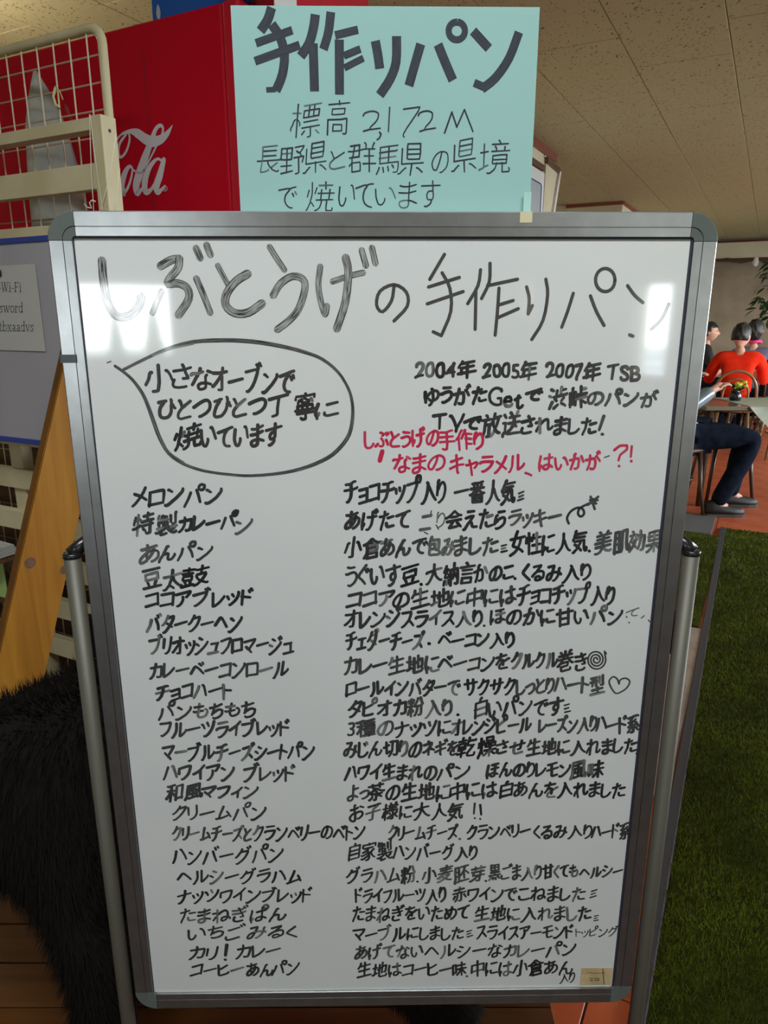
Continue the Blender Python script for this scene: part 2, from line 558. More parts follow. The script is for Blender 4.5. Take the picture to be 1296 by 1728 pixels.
# red floor tiles
floor = D.objects['floor']
fm = D.meshes.new('floor_tile')
bm = bmesh.new()
box(bm, 0.002, 0.298, 0.002, 0.298, -0.012, 0)
bmesh.ops.bevel(bm, geom=[e for e in bm.edges if all(v.co.z > -0.001 for v in e.verts)], offset=0.0015, segments=1, affect='EDGES')
bm.to_mesh(fm); bm.free()
fm.materials.append(M['redtile'])
for i in range(-4, 6):
    for k in range(2, 34):
        v0, u0 = -0.16 + i * 0.3, 0.0 + k * 0.3
        if v0 > 0.0 and u0 < 4.4: continue
        o = obj('tile', fm, None, parent=floor)
        o.location = (v0, u0, random.uniform(-0.0006, 0))

# pillar on the left wall side and the partition further down, both with red-brown cornices
p = obj('wall_left_pillar', bxm(-2.6, -1.60, 3.5, 5.8, 0, CEIL + .01), M['wall'], kind='structure', room=True)
obj('trim_1', bxm(-1.60, -1.585, 3.5, 5.815, CEIL - 0.055, CEIL - .003), M['cornice'], kind='structure', room=True)
obj('wall_left_partition', bxm(-3.8, -1.54, 8.3, FRONT_U, 0, CEIL + .01), M['wall'], kind='structure', room=True)
bm = bmesh.new()
box(bm, -2.13, -1.53, 8.27, 8.3, CEIL - 0.035, CEIL - .003)
box(bm, -1.54, -1.525, 8.3, FRONT_U, CEIL - 0.035, CEIL - .003)
obj('trim_2', bm, M['cornice'], kind='structure', room=True)
obj('trim_3', bxm(-1.5, RIGHT_V, FRONT_U - 0.03, FRONT_U, CEIL - 0.04, CEIL - .003), M['cornice'], kind='structure', room=True)
obj('beam_front', bxm(-1.5, RIGHT_V, FRONT_U - 0.16, FRONT_U, CEIL - 0.28, CEIL - 0.045, 0.004), M['wall'], kind='structure', room=True)
obj('beam_shadow_line', bxm(-1.5, RIGHT_V, FRONT_U - 0.18, FRONT_U, CEIL - 0.315, CEIL - 0.28), M['brownwood'], kind='structure', room=True)  # shadow line under the beam, put in as a dark brown strip
obj('baseboard_front', bxm(-1.5, RIGHT_V, FRONT_U - 0.02, FRONT_U, 0, 0.1), M['brownwood'], kind='structure', room=True)

# mats on the floor
def turf(name, v0, v1, u0, u1, n, label):
    t = empty(name, wpt((v0 + v1) / 2, (u0 + u1) / 2, 0), -ROOM, label, 'turf mat')
    hw, hl = (v1 - v0) / 2, (u1 - u0) / 2
    obj('backing', bxm(-hw, hw, -hl, hl, 0.0003, 0.006), M['turfbase'], t)
    # blades thin out with distance from the viewer
    q = rng.rand(n) ** 1.7
    x = rng.uniform(-hw, hw, n); y = -hl + q * 2 * hl
    h = rng.uniform(0.009, 0.017, n); w = 0.0011 + 0.0016 * q
    a = rng.uniform(0, 2 * math.pi, n); lx = rng.normal(0, 0.005, n); ly = rng.normal(0, 0.005, n)
    vs = np.zeros((n, 3, 3))
    vs[:, 0] = np.stack([x - np.cos(a) * w, y - np.sin(a) * w, np.full(n, .005)], 1)
    vs[:, 1] = np.stack([x + np.cos(a) * w, y + np.sin(a) * w, np.full(n, .005)], 1)
    vs[:, 2] = np.stack([x + lx, y + ly, .005 + h], 1)
    me = D.meshes.new('grass')
    me.vertices.add(n * 3); me.vertices.foreach_set('co', vs.reshape(-1))
    me.loops.add(n * 3); me.loops.foreach_set('vertex_index', np.arange(n * 3))
    me.polygons.add(n); me.polygons.foreach_set('loop_start', np.arange(n) * 3); me.polygons.foreach_set('loop_total', np.full(n, 3))
    me.update(); me.validate()
    obj('grass_pile', me, M['turf'], t, kind='stuff')
    return t


tbig = turf('turf_mat', -0.073, 1.75, 0.95, 4.9, 260000, 'large dark green artificial turf mat covering the floor at right')
turf('turf_mat', -0.62, -0.122, 3.17, 4.68, 26000, 'smaller green turf piece between the right pole and the grey strip')
tbig.rotation_euler = (0, 0, -ROOM + 0.0140)
tag(obj('edge_strip', bxm(-0.0155, 0.0155, -1.975, 1.975, 0, 0.012, 0.003), M['strip'], loc=wpt(-0.0895, 2.925, 0), room=True),
    'long grey edging strip along the left side of the large turf mat', 'edging strip')
tag(obj('floor_mat', bxm(-0.50, -0.098, 1.88, 3.15, 0, 0.008, 0.002), M['paletile'], room=True),
    'pale pinkish beige mat strip beside the lower right pole', 'mat')
D.objects['edge_strip'].rotation_euler = (0, 0, -ROOM + 0.0140)
tag(obj('doormat', bxm(-0.62, -0.175, 4.70, 5.18, 0, 0.01, 0.003), M['greymat'], room=True),
    'grey doormat on the red tiles below the seated legs', 'mat')

# ================================================================== WHITEBOARD
W_IN, H_IN, FR = 0.560, 0.8596, 0.0205
BROT = math.atan2(BX[1], BX[0])
stand = empty('whiteboard_stand', (OB[0], OB[1], 0), BROT,
              'tall whiteboard on a two-pole stand, covered in handwritten menu lines', 'whiteboard')
ZT = OB[2]
ZB = ZT - H_IN
obj('writing_panel', bxm(-0.001, W_IN + .001, 0.0, 0.004, ZB - .001, ZT + .001), M['board'], stand)
obj('back_panel', bxm(-0.003, W_IN + .003, 0.004, 0.012, ZB - .003, ZT + .003), M['alu'], stand)

PROF = [(-0.0005, 0.0), (-0.0005, -0.0016), (-0.0003, -0.0030), (0.0070, -0.0034), (0.0073, -0.0026), (0.0077, -0.0026),
        (0.0080, -0.0036), (0.0196, -0.0040), (FR, -0.0034), (FR, 0.013), (-0.0005, 0.013)]


def sweep(pts_fn, n, close_ends=True):
    """pts_fn(i, d) -> (x, z) for path station i and outward offset d"""
    bm = bmesh.new()
    rings = []
    for i in range(n):
        r = []
        for d, h in PROF:
            x, z = pts_fn(i, d)
            r.append(bm.verts.new((x, h, z)))
        rings.append(r)
    k = len(PROF)
    for a, b in zip(rings, rings[1:]):
        for j in range(k):
            bm.faces.new((a[j], a[(j + 1) % k], b[(j + 1) % k], b[j]))
    bm.faces.new(rings[0]); bm.faces.new(rings[-1][::-1])
    bmesh.ops.recalc_face_normals(bm, faces=bm.faces[:])
    return bm


RC = 0.004           # inner corner radius; rails start where the corner pieces end
CL = 0.0045
def rail(x0, z0, x1, z1, nx, nz):
    return sweep(lambda i, d: ((x0, x1)[i] + nx * d, (z0, z1)[i] + nz * d), 2)
rails = [rail(CL, ZT, W_IN - CL, ZT, 0, 1), rail(CL, ZB, W_IN - CL, ZB, 0, -1), rail(0, ZB + CL, 0, ZT - CL, -1, 0), rail(W_IN, ZB + CL, W_IN, ZT - CL, 1, 0)]
for r in rails: obj('frame_rail', r, M['alu'], stand)
for cx, cz, a0 in ((RC, ZT - RC, 90), (W_IN - RC, ZT - RC, 0), (W_IN - RC, ZB + RC, 270), (RC, ZB + RC, 180)):
    def cf(i, d, cx=cx, cz=cz, a0=a0):
        a = math.radians(a0 + 90 * i / 10.0)
        e = 1.012
        return cx + math.cos(a) * (RC + d) * e, cz + math.sin(a) * (RC + d) * e
    obj('frame_corner', sweep(cf, 11), M['corner'], stand, label='darker grey plastic corner')
# dark line where the panel meets the frame, top and sides only
bm = bmesh.new()
g = 0.0022
box(bm, 0, W_IN, -0.0012, 0.0002, ZT - g, ZT)
box(bm, W_IN - g * 1.1, W_IN, -0.0012, 0.0002, ZB, ZT - g)
box(bm, 0, g * .5, -0.0012, 0.0002, ZB, ZT - g)
obj('edge_line', bm, M['edge_line'], stand)

# poles, caps, brackets, feet
zl = bl(126, 936)[1]
for (px, sx, lab) in ((bl(126.5, 1000)[0], -1, 'left'), (bl(1161.5, 1000, 0)[0], 1, 'right')):
    py = 0.004
    r = 0.0085
    obj('pole', tubem([(px, py, 0.03), (px, py, 0.5), (px, py, zl)], r, 20), M['alu_pole'], stand)
    bm = bmesh.new()
    lathe(bm, [(0.0001, zl + .0015), (0.0080, zl + .0012), (0.0092, zl - .0002), (0.0092, zl - .0035), (0.0085, zl - .0045)], px, py, 24)
    tube(bm, [(px, py + .001, zl - .001), (px - sx * .006, py + .004, zl + .006), (px - sx * .018, py + .008, zl + .017)], [.0085, .0070, .0045], 12)
    obj('pole_cap', bm, M['blackplastic'], stand)
    obj('foot', tubem([(px, -0.21, 0.016), (px, -0.20, 0.018), (px, 0.085, 0.018), (px, 0.095, 0.016)], 0.014, 12), M['alu_pole'], stand)
    for fy in (-0.20, 0.085):
        bm = bmesh.new(); lathe(bm, [(0.0001, 0.0), (0.016, 0.0), (0.016, 0.01), (0.0001, 0.012)], px, fy, 14)
        obj('foot_pad', bm, M['blackplastic'], stand)
    obj('bracket', bxm(px - 0.010, px + 0.010, 0.0135, 0.02, 0.95, 1.0, 0.002), M['blackplastic'], stand)
xl, xr = bl(126.5, 1000)[0], bl(1161.5, 1000)[0]
obj('crossbar', tubem([(xl, 0.004, 0.20), (xr, 0.004, 0.20)], 0.008, 14), M['alu_pole'], stand)

# bits of tape and a price label stuck to the board
x0, z0 = bl(104, 598); x1, z1 = bl(133, 612)
obj('tape', bxm(x0, x1, -0.0045, -0.0041, z1, z0), M['tape_dark'], stand, label='dark green tape strip on the left rail')
x0, z0 = bl(981, 1633); x1, z1 = bl(1031, 1661)
lb = obj('price_label', bxm(x0, x1, -0.0006, -0.0001, z1, z0), M['sticker'], stand, label='small brown paper label in the lower right corner')
zz = bl(900, 340)
x0, z0 = bl(876, 361); x1, z1 = bl(896, 377)
bm = bmesh.new()
box(bm, x0, x1, -0.0046, -0.0041, z1, z0 + .001, .0001)
box(bm, x0, x1, -0.0046, 0.0160, z0 + .0008, z0 + .0014)
obj('tape', bm, M['tape_clear'], stand, label='yellowed adhesive tape folded over the top rail')

# ------------------------------------------------------------------ paper sign behind the top rail
DYS = 0.0172
sx0, szt = bl(389, 9, DYS); sx1, szt2 = bl(911, 12, DYS)
zb = ZT - 0.02
bm = bmesh.new()
f = bm.faces.new([bm.verts.new(q) for q in ((sx0, DYS, zb), (sx1, DYS, zb), (sx1, DYS, szt2), (sx0, DYS, szt))])
r = bmesh.ops.extrude_face_region(bm, geom=[f])
bmesh.ops.translate(bm, vec=(0, .0005, 0), verts=[g for g in r['geom'] if isinstance(g, bmesh.types.BMVert)])
bmesh.ops.recalc_face_normals(bm, faces=bm.faces[:])
sign = obj('paper_sign', bm, M['teal'], loc=(OB[0], OB[1], 0))
sign.rotation_euler = (0, 0, BROT)
tag(sign, 'teal paper sign with bold brush lettering standing behind the whiteboard top', 'paper sign')
x0, z0 = bl(884, 324, DYS - .004); x1, z1 = bl(895, 358, DYS - .004)
obj('tape', bxm(x0, x1, DYS - .0045, DYS - .0035, z1 - .01, z0), M['tape_teal'], sign)

# ================================================================== RED DRINKS MACHINE
CU = 1.27
cooler = empty('drinks_machine', wpt(-1.5, 1.67, 0), -ROOM,
               'tall red drinks machine with white script lettering on its side', 'drinks machine')
def rl(v, u): return (v + 1.5, u - 1.67)
a, b_ = rl(-2.03, CU); c_, d_ = rl(-1.03, 2.07)
obj('cabinet', bxm(a, c_, b_, d_, 0.06, 1.9, 0.006), M['red'], cooler)
a2, b2 = rl(-1.03, CU - .004); c2, d2 = rl(-0.985, 2.07)
obj('door', bxm(a2 + .003, c2, b2, d2, 0.10, 1.9, 0.006), M['redlit'], cooler, label='front door seen edge-on')
a2, b2 = rl(-1.027, CU - .006); c2, d2 = rl(-0.93, 1.69)
obj('header_panel', bxm(a2, c2, b2, d2, 1.905, 2.03, 0.006), M['redlit'], cooler)
u0, z0 = on_v(463, 6, -0.929); u1, z1 = on_v(500, 6, -0.929)
obj('white_lettering', bxm(-0.93 + 1.5, -0.928 + 1.5, u0 - 1.67, u1 - 1.67, z0 - .02, z0 + .05), M['white'], cooler)
a3, b3 = rl(-2.0, CU + .03); c3, d3 = rl(-1.05, 2.04)
obj('plinth', bxm(a3, c3, b3, d3, 0, 0.06), M['blackplastic'], cooler)
obj('seam', bxm(*[rl(-1.245, 0)[0], rl(-1.243, 0)[0]], CU - .001 - 1.67, CU - 1.67, 0.2, 1.85), M['darkred'], cooler)

bs = obj('blue_display_card', bxm(-0.13, 0.13, -0.004, 0.004, 0, 0.36, 0.001), M['blue'], loc=wpt(-1.106, CU + .03, 1.9), room=True)
tag(bs, 'blue display card with a small pale drop emblem on top of the red machine', 'card')
e0, ez0 = on_u(262, 22, CU + .025)
dm = bmesh.new()
bmesh.ops.create_circle(dm, cap_ends=True, segments=20, radius=1)
for v in dm.verts:
    x, y = v.co.x, v.co.y
    v.co = Vector((x * .006 * (1 - .35 * max(y, 0)) - .13 + .018, -0.0048, 0.022 + y * .014))
obj('drop_emblem', dm, M['greypanel'], bs)
wb = obj('wooden_strip', bxm(-0.10, 0.06, -0.012, 0.012, 0.0, 0.04, 0.002), M['pine_dark'], loc=wpt(-1.09, CU + .012, 1.94), room=True)
wb.rotation_euler = (0, math.radians(28), -ROOM)
wb.location = wpt(-1.10, CU + .008, 1.965)
tag(wb, 'slanting brown wooden strip in front of the blue card', 'wooden strip')

# ================================================================== WIRE PANEL AND WOODEN RACK
FU = 1.06
wp = empty('wire_mesh_panel', wpt(-1.5, FU, 0), -ROOM, 'cream wire mesh panel with rounded tube frame behind the wooden rack', 'mesh panel')
def fv(v): return v + 1.5
fr = []
R_ = 0.028
vr, zt = -1.1365, 1.811
fr = [(fv(vr), 0, 0.25), (fv(vr), 0, 1.0), (fv(vr), 0, zt - R_)]
for k in range(1, 7):
    a = k * math.pi / 12
    fr.append((fv(vr) - R_ + R_ * math.cos(a), 0, zt - R_ + R_ * math.sin(a)))
fr += [(fv(-1.5), 0, zt), (fv(-1.86), 0, zt)]
for k in range(1, 7):
    a = math.pi / 2 + k * math.pi / 12
    fr.append((fv(-1.86) + R_ * math.cos(a), 0, zt - R_ + R_ * math.sin(a)))
fr += [(fv(-1.86) - R_, 0, 1.0), (fv(-1.86) - R_, 0, 0.25)]
obj('frame_tube', tubem(fr, 0.0085, 12), M['cream'], wp)
wv = tubem([(0, 0, 0.27), (0, 0, 1.805)], 0.0016, 6)
wvm = D.meshes.new('vertical_wire'); wv.to_mesh(wvm); wv.free(); wvm.materials.append(M['wire'])
for i in range(-1, 16):
    v = -1.1745 - 0.0453 * i + (0 if i >= 0 else 0)
    if v > -1.14 or v < -1.87: continue
    o = obj('wire', wvm, None, wp); o.location = (fv(v) + random.uniform(-.0006, .0006), -0.0017, 0)
wh = tubem([(0, 0, 0), (0.74, 0, 0)], 0.0016, 6)
whm = D.meshes.new('cross_wire'); wh.to_mesh(whm); wh.free(); whm.materials.append(M['rust'])
for i in range(0, 34):
    z = 1.768 - 0.0451 * i
    if z < 0.27: continue
    o = obj('wire', whm, None, wp); o.location = (fv(-1.88), 0.0017, z)
# straw ties on a crossing
bm = bmesh.new()
v, z = on_u(100, 160, FU)
tube(bm, [(fv(v) - .004, -.004, z + .014), (fv(v) + .004, -.008, z + .012), (fv(v) + .012, -.008, z + .002), (fv(v) + .016, -.006, z - .012)], .0012, 5)
tube(bm, [(fv(v) - .002, -.005, z + .012), (fv(v) - .008, -.008, z - .004), (fv(v) - .006, -.006, z - .018), (fv(v) + .004, -.006, z - .022)], .0028, 6)
obj('straw_tie', bm, M['tie'], wp)
bm = bmesh.new()
tube(bm, [(fv(v) + .004, .006, z - .012), (fv(v) + .012, .004, z - .026), (fv(v) + .016, .005, z - .040), (fv(v) + .026, .004, z - .048)], [.001, .004, .003, .001], 6)
obj('ribbon', bm, M['darkred'], wp)

# wooden rack in front of it
RU = 1.0
rack = empty('wooden_rack', wpt(-1.5, RU, 0), -ROOM, 'cream painted wooden rack with horizontal slats and a square post', 'rack')
obj('post', bxm(fv(-1.119), fv(-1.0925), -0.001, 0.034, 0, 1.650, .0012), M['cream'], rack)
obj('post', bxm(fv(-1.494), fv(-1.453), 0.012, 0.040, 0, 1.10, .0012), M['cream'], rack)
obj('post', bxm(fv(-1.90), fv(-1.87), -0.001, 0.034, 0, 1.650, .0012), M['cream'], rack)
for z0, z1 in [(1.628, 1.649), (1.530, 1.574), (1.430, 1.476), (1.33, 1.375), (1.23, 1.275), (1.13, 1.175), (1.03, 1.075), (0.930, 0.975), (0.830, 0.875), (0.73, 0.775), (0.63, 0.675), (0.53, 0.575), (0.43, 0.475)]:
    dpt = 0.022 if z1 < 1.6 else 0.030
    obj('slat', bxm(fv(-1.87), fv(-1.1195), 0.002, dpt, z0, z1, .0012), M['cream'], rack)
# strings wound round the post
bm = bmesh.new()
def sp(px, py, dy=0.004):
    v, z = on_u(px, py, RU - dy)
    return (fv(v), -dy, z)
tube(bm, [sp(151, 193), sp(154, 290), sp(158, 352), sp(160, 400)], .0008, 5)
tube(bm, [sp(152, 193), sp(161, 270), sp(173, 352), sp(178, 395)], .0008, 5)
tube(bm, [sp(196, 225), sp(184, 300), sp(171, 352), sp(163, 385)], .0008, 5)
tube(bm, [sp(202, 285), sp(195, 340), sp(192, 370)], .0008, 5)
tube(bm, [sp(142, 344, .008), sp(147, 350, .01), sp(155, 351, .012), sp(151, 342, .012), sp(155, 338, .01), sp(161, 340, .008)], .0014, 5)
obj('string', bm, M['string'], rack)
obj('nail', bxm(fv(-1.081), fv(-1.079), .004, .008, 1.62, 1.625), M['blackplastic'], rack)

# pale wrapped cone between panel and machine
bm = bmesh.new()
cz = [(1.815, .002), (1.785, .018), (1.75, .034), (1.70, .050), (1.62, .062), (1.55, .070), (1.45, .080), (1.30, .088), (1.15, .09), (1.021, .09)]
cvx, _ = on_u(57, 135, 1.165)
rings = []
n = 20
for k, (z, r) in enumerate(cz):
    ring = []
    for j in range(n):
        a = 2 * math.pi * j / n
        rr = r * (1 + 0.10 * math.sin(3 * a + k * .4) + .05 * math.sin(7 * a))
        ring.append(bm.verts.new((rr * math.cos(a) + (1.815 - z) * .12 * (1 if z > 1.4 else .8), rr * math.sin(a) * .6, z)))
    rings.append(ring)
for A_, B_ in zip(rings, rings[1:]):
    for j in range(n):
        bm.faces.new((A_[j], A_[(j + 1) % n], B_[(j + 1) % n], B_[j])).smooth = True
bm.faces.new(rings[0]); bm.faces.new(rings[-1][::-1])
bmesh.ops.recalc_face_normals(bm, faces=bm.faces[:])
tag(obj('wrapped_cone', bm, M['cloth'], loc=wpt(cvx + .006, 1.165, 0), room=True),
    'pale grey pointed wrapper standing between mesh panel and red machine', 'wrapper')
tag(obj('storage_box', bxm(-.42, .42, -.075, .075, 0, 1.02, .003), M['brownwood'], loc=wpt(-1.52, 1.175, 0), room=True), 'tall dark brown box behind the lower slats of the rack', 'box')

# ================================================================== NOTICE BOARD WITH SHEET
NU = 0.93
nb = empty('notice_board', wpt(-1.4, NU, 0), -ROOM, 'lavender-white notice board with blue top and bottom edges on the rack', 'notice board')
def nv(v): return v + 1.4
obj('board_face', bxm(nv(-1.75), nv(-1.135), 0, .006, 1.066, 1.437), M['noticeboard'], nb)
obj('edge_band', bxm(nv(-1.75), nv(-1.135), -.003, .008, 1.437, 1.447, .001), M['blueedge'], nb)
obj('edge_band', bxm(nv(-1.75), nv(-1.135), -.003, .008, 1.055, 1.066, .001), M['blueedge'], nb)
obj('hook', bxm(nv(-1.30), nv(-1.28), .008, .066, 1.40, 1.41), M['cream'], nb)
sheet_v0, sheet_z1 = on_u(0, 447, NU - .003)
sheet = obj('notice_sheet', bxm(nv(-1.60), nv(-1.2185), -0.0005, 0, 1.241, 1.399), M['paper'], loc=wpt(-1.4, NU - .0022, 0), room=True)
tag(sheet, 'white sheet with printed wireless password text on the notice board', 'paper')
pn = obj('push_pin', bxm(-.006, .006, -.004, 0, -.006, .006, .002), M['tape_dark'], sheet)
v_, z_ = on_u(0, 461, NU - .003)
pn.location = (nv(v_), -0.001, z_)

# ================================================================== PINE PLANK, SHEETS, PLATFORM
bm = bmesh.new()
def pu(z, back): return (0.849 if back else 0.738) + 0.41 * (z - 0.9)
vs = []
for v in (-1.118, -1.100):
    for z, bk in ((0.13, 0), (1.30, 0), (1.30, 1), (0.13, 1)):
        vs.append(bm.verts.new((v + 1.1, pu(z, bk) - .8, z)))
for q in ((0, 1, 2, 3), (7, 6, 5, 4), (0, 4, 5, 1), (1, 5, 6, 2), (2, 6, 7, 3), (3, 7, 4, 0)):
    bm.faces.new([vs[i] for i in q])
bmesh.ops.recalc_face_normals(bm, faces=bm.faces[:])
bmesh.ops.bevel(bm, geom=bm.edges[:], offset=.0015, segments=2, affect='EDGES')
plank = obj('pine_plank', bm, M['pine'], loc=wpt(-1.1, .8, 0), room=True)
plank.data.materials.append(M['pine_dark'])
for p_ in plank.data.polygons:
    if p_.normal.y < -0.5: p_.material_index = 1  # shade of the narrow face put in as a darker pine
tag(plank, 'leaning orange pine plank with knots left of the whiteboard', 'plank')
for px, py, r in ((51, 950, .010), (108, 962, .008)):
    u, z = on_v(px, py, -1.0995)
    bm = bmesh.new()
    bmesh.ops.create_circle(bm, cap_ends=True, segments=14, radius=1)
    for v in bm.verts:
        v.co = Vector((0.0004, u - .8 + v.co.x * r * 1.1, z + v.co.y * r))
    obj('knot', bm, M['knot'], plank)

# papers resting on a rack slat, at the far left
pp_v, pp_z = on_u(5, 925, .95)
bm = bmesh.new()
for k in range(6):
    box(bm, -.10, .045 - k * .004, -.03, .03, k * .0035, k * .0035 + .0014, 0, Matrix.Rotation(math.radians(-3 + k * 1.1), 4, 'Y'))
tag(obj('leaflet_stack', bm, M['paper'], loc=wpt(pp_v, .93, pp_z - .008), room=True), 'fanned white leaflets at the left edge above the black fur', 'leaflets', kind=None)
gv, gz = on_u(5, 975, .95)
gp = obj('green_leaflet', bxm(-.12, .006, 0, .002, -.05, .035), M['greenpaper'], loc=wpt(gv, .95, gz), room=True)
tag(gp, 'pale green leaflet below the white leaflets at the left edge', 'leaflet')
tray = empty('leaflet_tray', wpt(pp_v - .06, .945, 0), -ROOM, 'dark tray on legs holding the leaflets at the left edge', 'tray')
obj('shelf_board', bxm(-.10, .10, -.05, .045, pp_z - .02, pp_z - .009), M['brownwood'], tray)
obj('shelf_board', bxm(-.10, .10, .004, .045, gz - .065, gz - .051), M['brownwood'], tray)
for sx in (-.095, .085):
    obj('leg', bxm(sx, sx + .01, .035, .045, 0, pp_z - .02), M['brownwood'], tray)

# board platform under the animal
PZ = 0.15
plat = empty('wooden_platform', (-0.35, 1.0, 0), 0, 'low brown wooden platform of planks under the black animal', 'platform')
for k in range(5):
    y0 = -0.21 + k * 0.088
    obj('plank', bxm(-0.75, 0.640, y0, y0 + .0855, PZ - .022, PZ, .0015), M['deck'], plat)
for xx in (-.72, -.1, .58):
    obj('joist', bxm(xx, xx + .05, -.19, .20, 0, PZ - .022), M['brownwood'], plat)

# ================================================================== BLACK ANIMAL
def skin_mesh(name, verts, edges, radii, sub=2, root=0):
    me = D.meshes.new(name)
    me.from_pydata(verts, edges, [])
    o = D.objects.new(name, me)
    C.objects.link(o)
    md = o.modifiers.new('skin', 'SKIN')
    md.use_smooth_shade = True
    for i, r in enumerate(radii):
        d = me.skin_vertices[0].data[i]
        d.radius = r if isinstance(r, (tuple, list)) else (r, r)
        d.use_root = (i == root)
    sb = o.modifiers.new('sub', 'SUBSURF')
    sb.levels = sub; sb.render_levels = sub
    dg = bpy.context.evaluated_depsgraph_get()
    dg.update()
    out = D.meshes.new_from_object(o.evaluated_get(dg))
    D.objects.remove(o)
    for p in out.polygons: p.use_smooth = True
    return out


ax, ay = -0.30, 0.95
animal = empty('animal_figure', (ax, ay, PZ), 0, 'large black furry animal on the wooden platform, mostly hidden behind the whiteboard', 'animal')
AV = [(0.10, 0, .46), (0.26, 0, .46), (0.38, 0, .40),      # 0 mid, 1 loin, 2 rump
      (-0.08, 0, .50), (-0.20, -.01, .50),                   # 3 ribs 4 shoulder
      (-0.33, -.04, .47), (-0.43, -.09, .40),                # 5 neck 6 head base
      (-0.125, -.085, .32), (-0.125, -.095, .16), (-0.145, -.10, .045), (-0.255, -.105, .035),      # near fore leg 7..10
      (-0.14, .085, .32), (-0.11, .09, .16), (-0.12, .09, .045), (-0.18, .085, .035),          # far fore leg 11..14
      (0.33, -.09, .26), (0.40, -.095, .15), (0.375, -.10, .04), (0.31, -.10, .03),       # near hind 15..18
      (0.36, .09, .26), (0.44, .095, .15), (0.42, .10, .04), (0.36, .10, .03),           # far hind 19..22
      (0.47, 0, .40)]
AE = [(0, 1), (1, 2), (0, 3), (3, 4), (4, 5), (5, 6), (4, 7), (7, 8), (8, 9), (9, 10), (4, 11), (11, 12), (12, 13), (13, 14),
      (2, 15), (15, 16), (16, 17), (17, 18), (2, 19), (19, 20), (20, 21), (21, 22), (2, 23)]
AR = [(.17, .19), (.16, .18), (.15, .17), (.18, .20), (.15, .20), (.10, .12), (.09, .10),
      .085, .050, .045, .040, .09, .055, .045, .030, .11, .055, .042, .03, .11, .055, .042, .03, .04]
am = skin_mesh('body', AV, AE, AR, 2, 0)
obj('body', am, M['fur'], animal)
# fur strands along the surface
co = np.zeros(len(am.vertices) * 3); am.vertices.foreach_get('co', co); co = co.reshape(-1, 3)
no = np.zeros(len(am.vertices) * 3); am.vertices.foreach_get('normal', no); no = no.reshape(-1, 3)
tri = []
for p_ in am.polygons:
    v = list(p_.vertices)
    for k in range(1, len(v) - 1): tri.append((v[0], v[k], v[k + 1]))
tri = np.array(tri)
ar = np.linalg.norm(np.cross(co[tri[:, 1]] - co[tri[:, 0]], co[tri[:, 2]] - co[tri[:, 0]]), axis=1)
NF = 60000
pick = rng.choice(len(tri), NF, p=ar / ar.sum())
w = rng.dirichlet((1, 1, 1), NF)
P0 = (co[tri[pick]] * w[:, :, None]).sum(1)
N0 = (no[tri[pick]] * w[:, :, None]).sum(1); N0 /= np.linalg.norm(N0, axis=1)[:, None] + 1e-9
fl = np.array([0.45, 0.0, -0.9])
T0 = fl - N0 * (N0 @ fl)[:, None]
L0 = rng.uniform(.018, .04, NF) * np.clip((P0[:, 2]) / .2, .35, 1)
tip = P0 + N0 * (L0 * .55)[:, None] + T0 * (L0 * .7)[:, None] + rng.normal(0, .003, (NF, 3))
sd = np.cross(N0, T0); sd /= np.linalg.norm(sd, axis=1)[:, None] + 1e-9
P0 = P0 - N0 * .002
vs = np.stack([P0 - sd * .0011, P0 + sd * .0011, tip], 1)
me = D.meshes.new('fur_strands')
me.vertices.add(NF * 3); me.vertices.foreach_set('co', vs.reshape(-1))
me.loops.add(NF * 3); me.loops.foreach_set('vertex_index', np.arange(NF * 3))
me.polygons.add(NF); me.polygons.foreach_set('loop_start', np.arange(NF) * 3); me.polygons.foreach_set('loop_total', np.full(NF, 3))
me.update(); me.validate()
obj('fur', me, M['fur'], animal, kind='stuff')
# head with muzzle, ears, nose, eyes (turned away to the left, outside the picture)
bm = bmesh.new()
bmesh.ops.create_uvsphere(bm, u_segments=24, v_segments=16, radius=1)
for v in bm.verts:
    x, y, z = v.co
    k = max(0, -x)
    v.co = Vector((-0.50 + x * (.12 + .07 * k), -.12 + y * (.10 - .045 * k), .36 + z * (.10 - .045 * k) - .03 * k))
for f in bm.faces: f.smooth = True
obj('head', bm, M['fur'], animal)
for sy in (-.17, -.06):
    bm = bmesh.new(); bmesh.ops.create_uvsphere(bm, u_segments=12, v_segments=8, radius=.035)
    for v in bm.verts: v.co = Vector((v.co.x * .5 - .46, v.co.y + sy, v.co.z + .46))
    obj('ear', bm, M['fur'], animal)
bm = bmesh.new(); bmesh.ops.create_uvsphere(bm, u_segments=12, v_segments=8, radius=.02)
for v in bm.verts: v.co = Vector((v.co.x - .685, v.co.y - .12, v.co.z * .8 + .345))
obj('nose', bm, M['claw'], animal)
for k, (xx, yy) in enumerate([(-.262, -.125), (-.268, -.112), (-.27, -.10), (-.265, -.088)]):
    obj('claw', tubem([(xx + .012, yy, .026), (xx - .006, yy, .02), (xx - .018, yy, .006)], [.005, .004, .001], 6), M['claw'], animal)

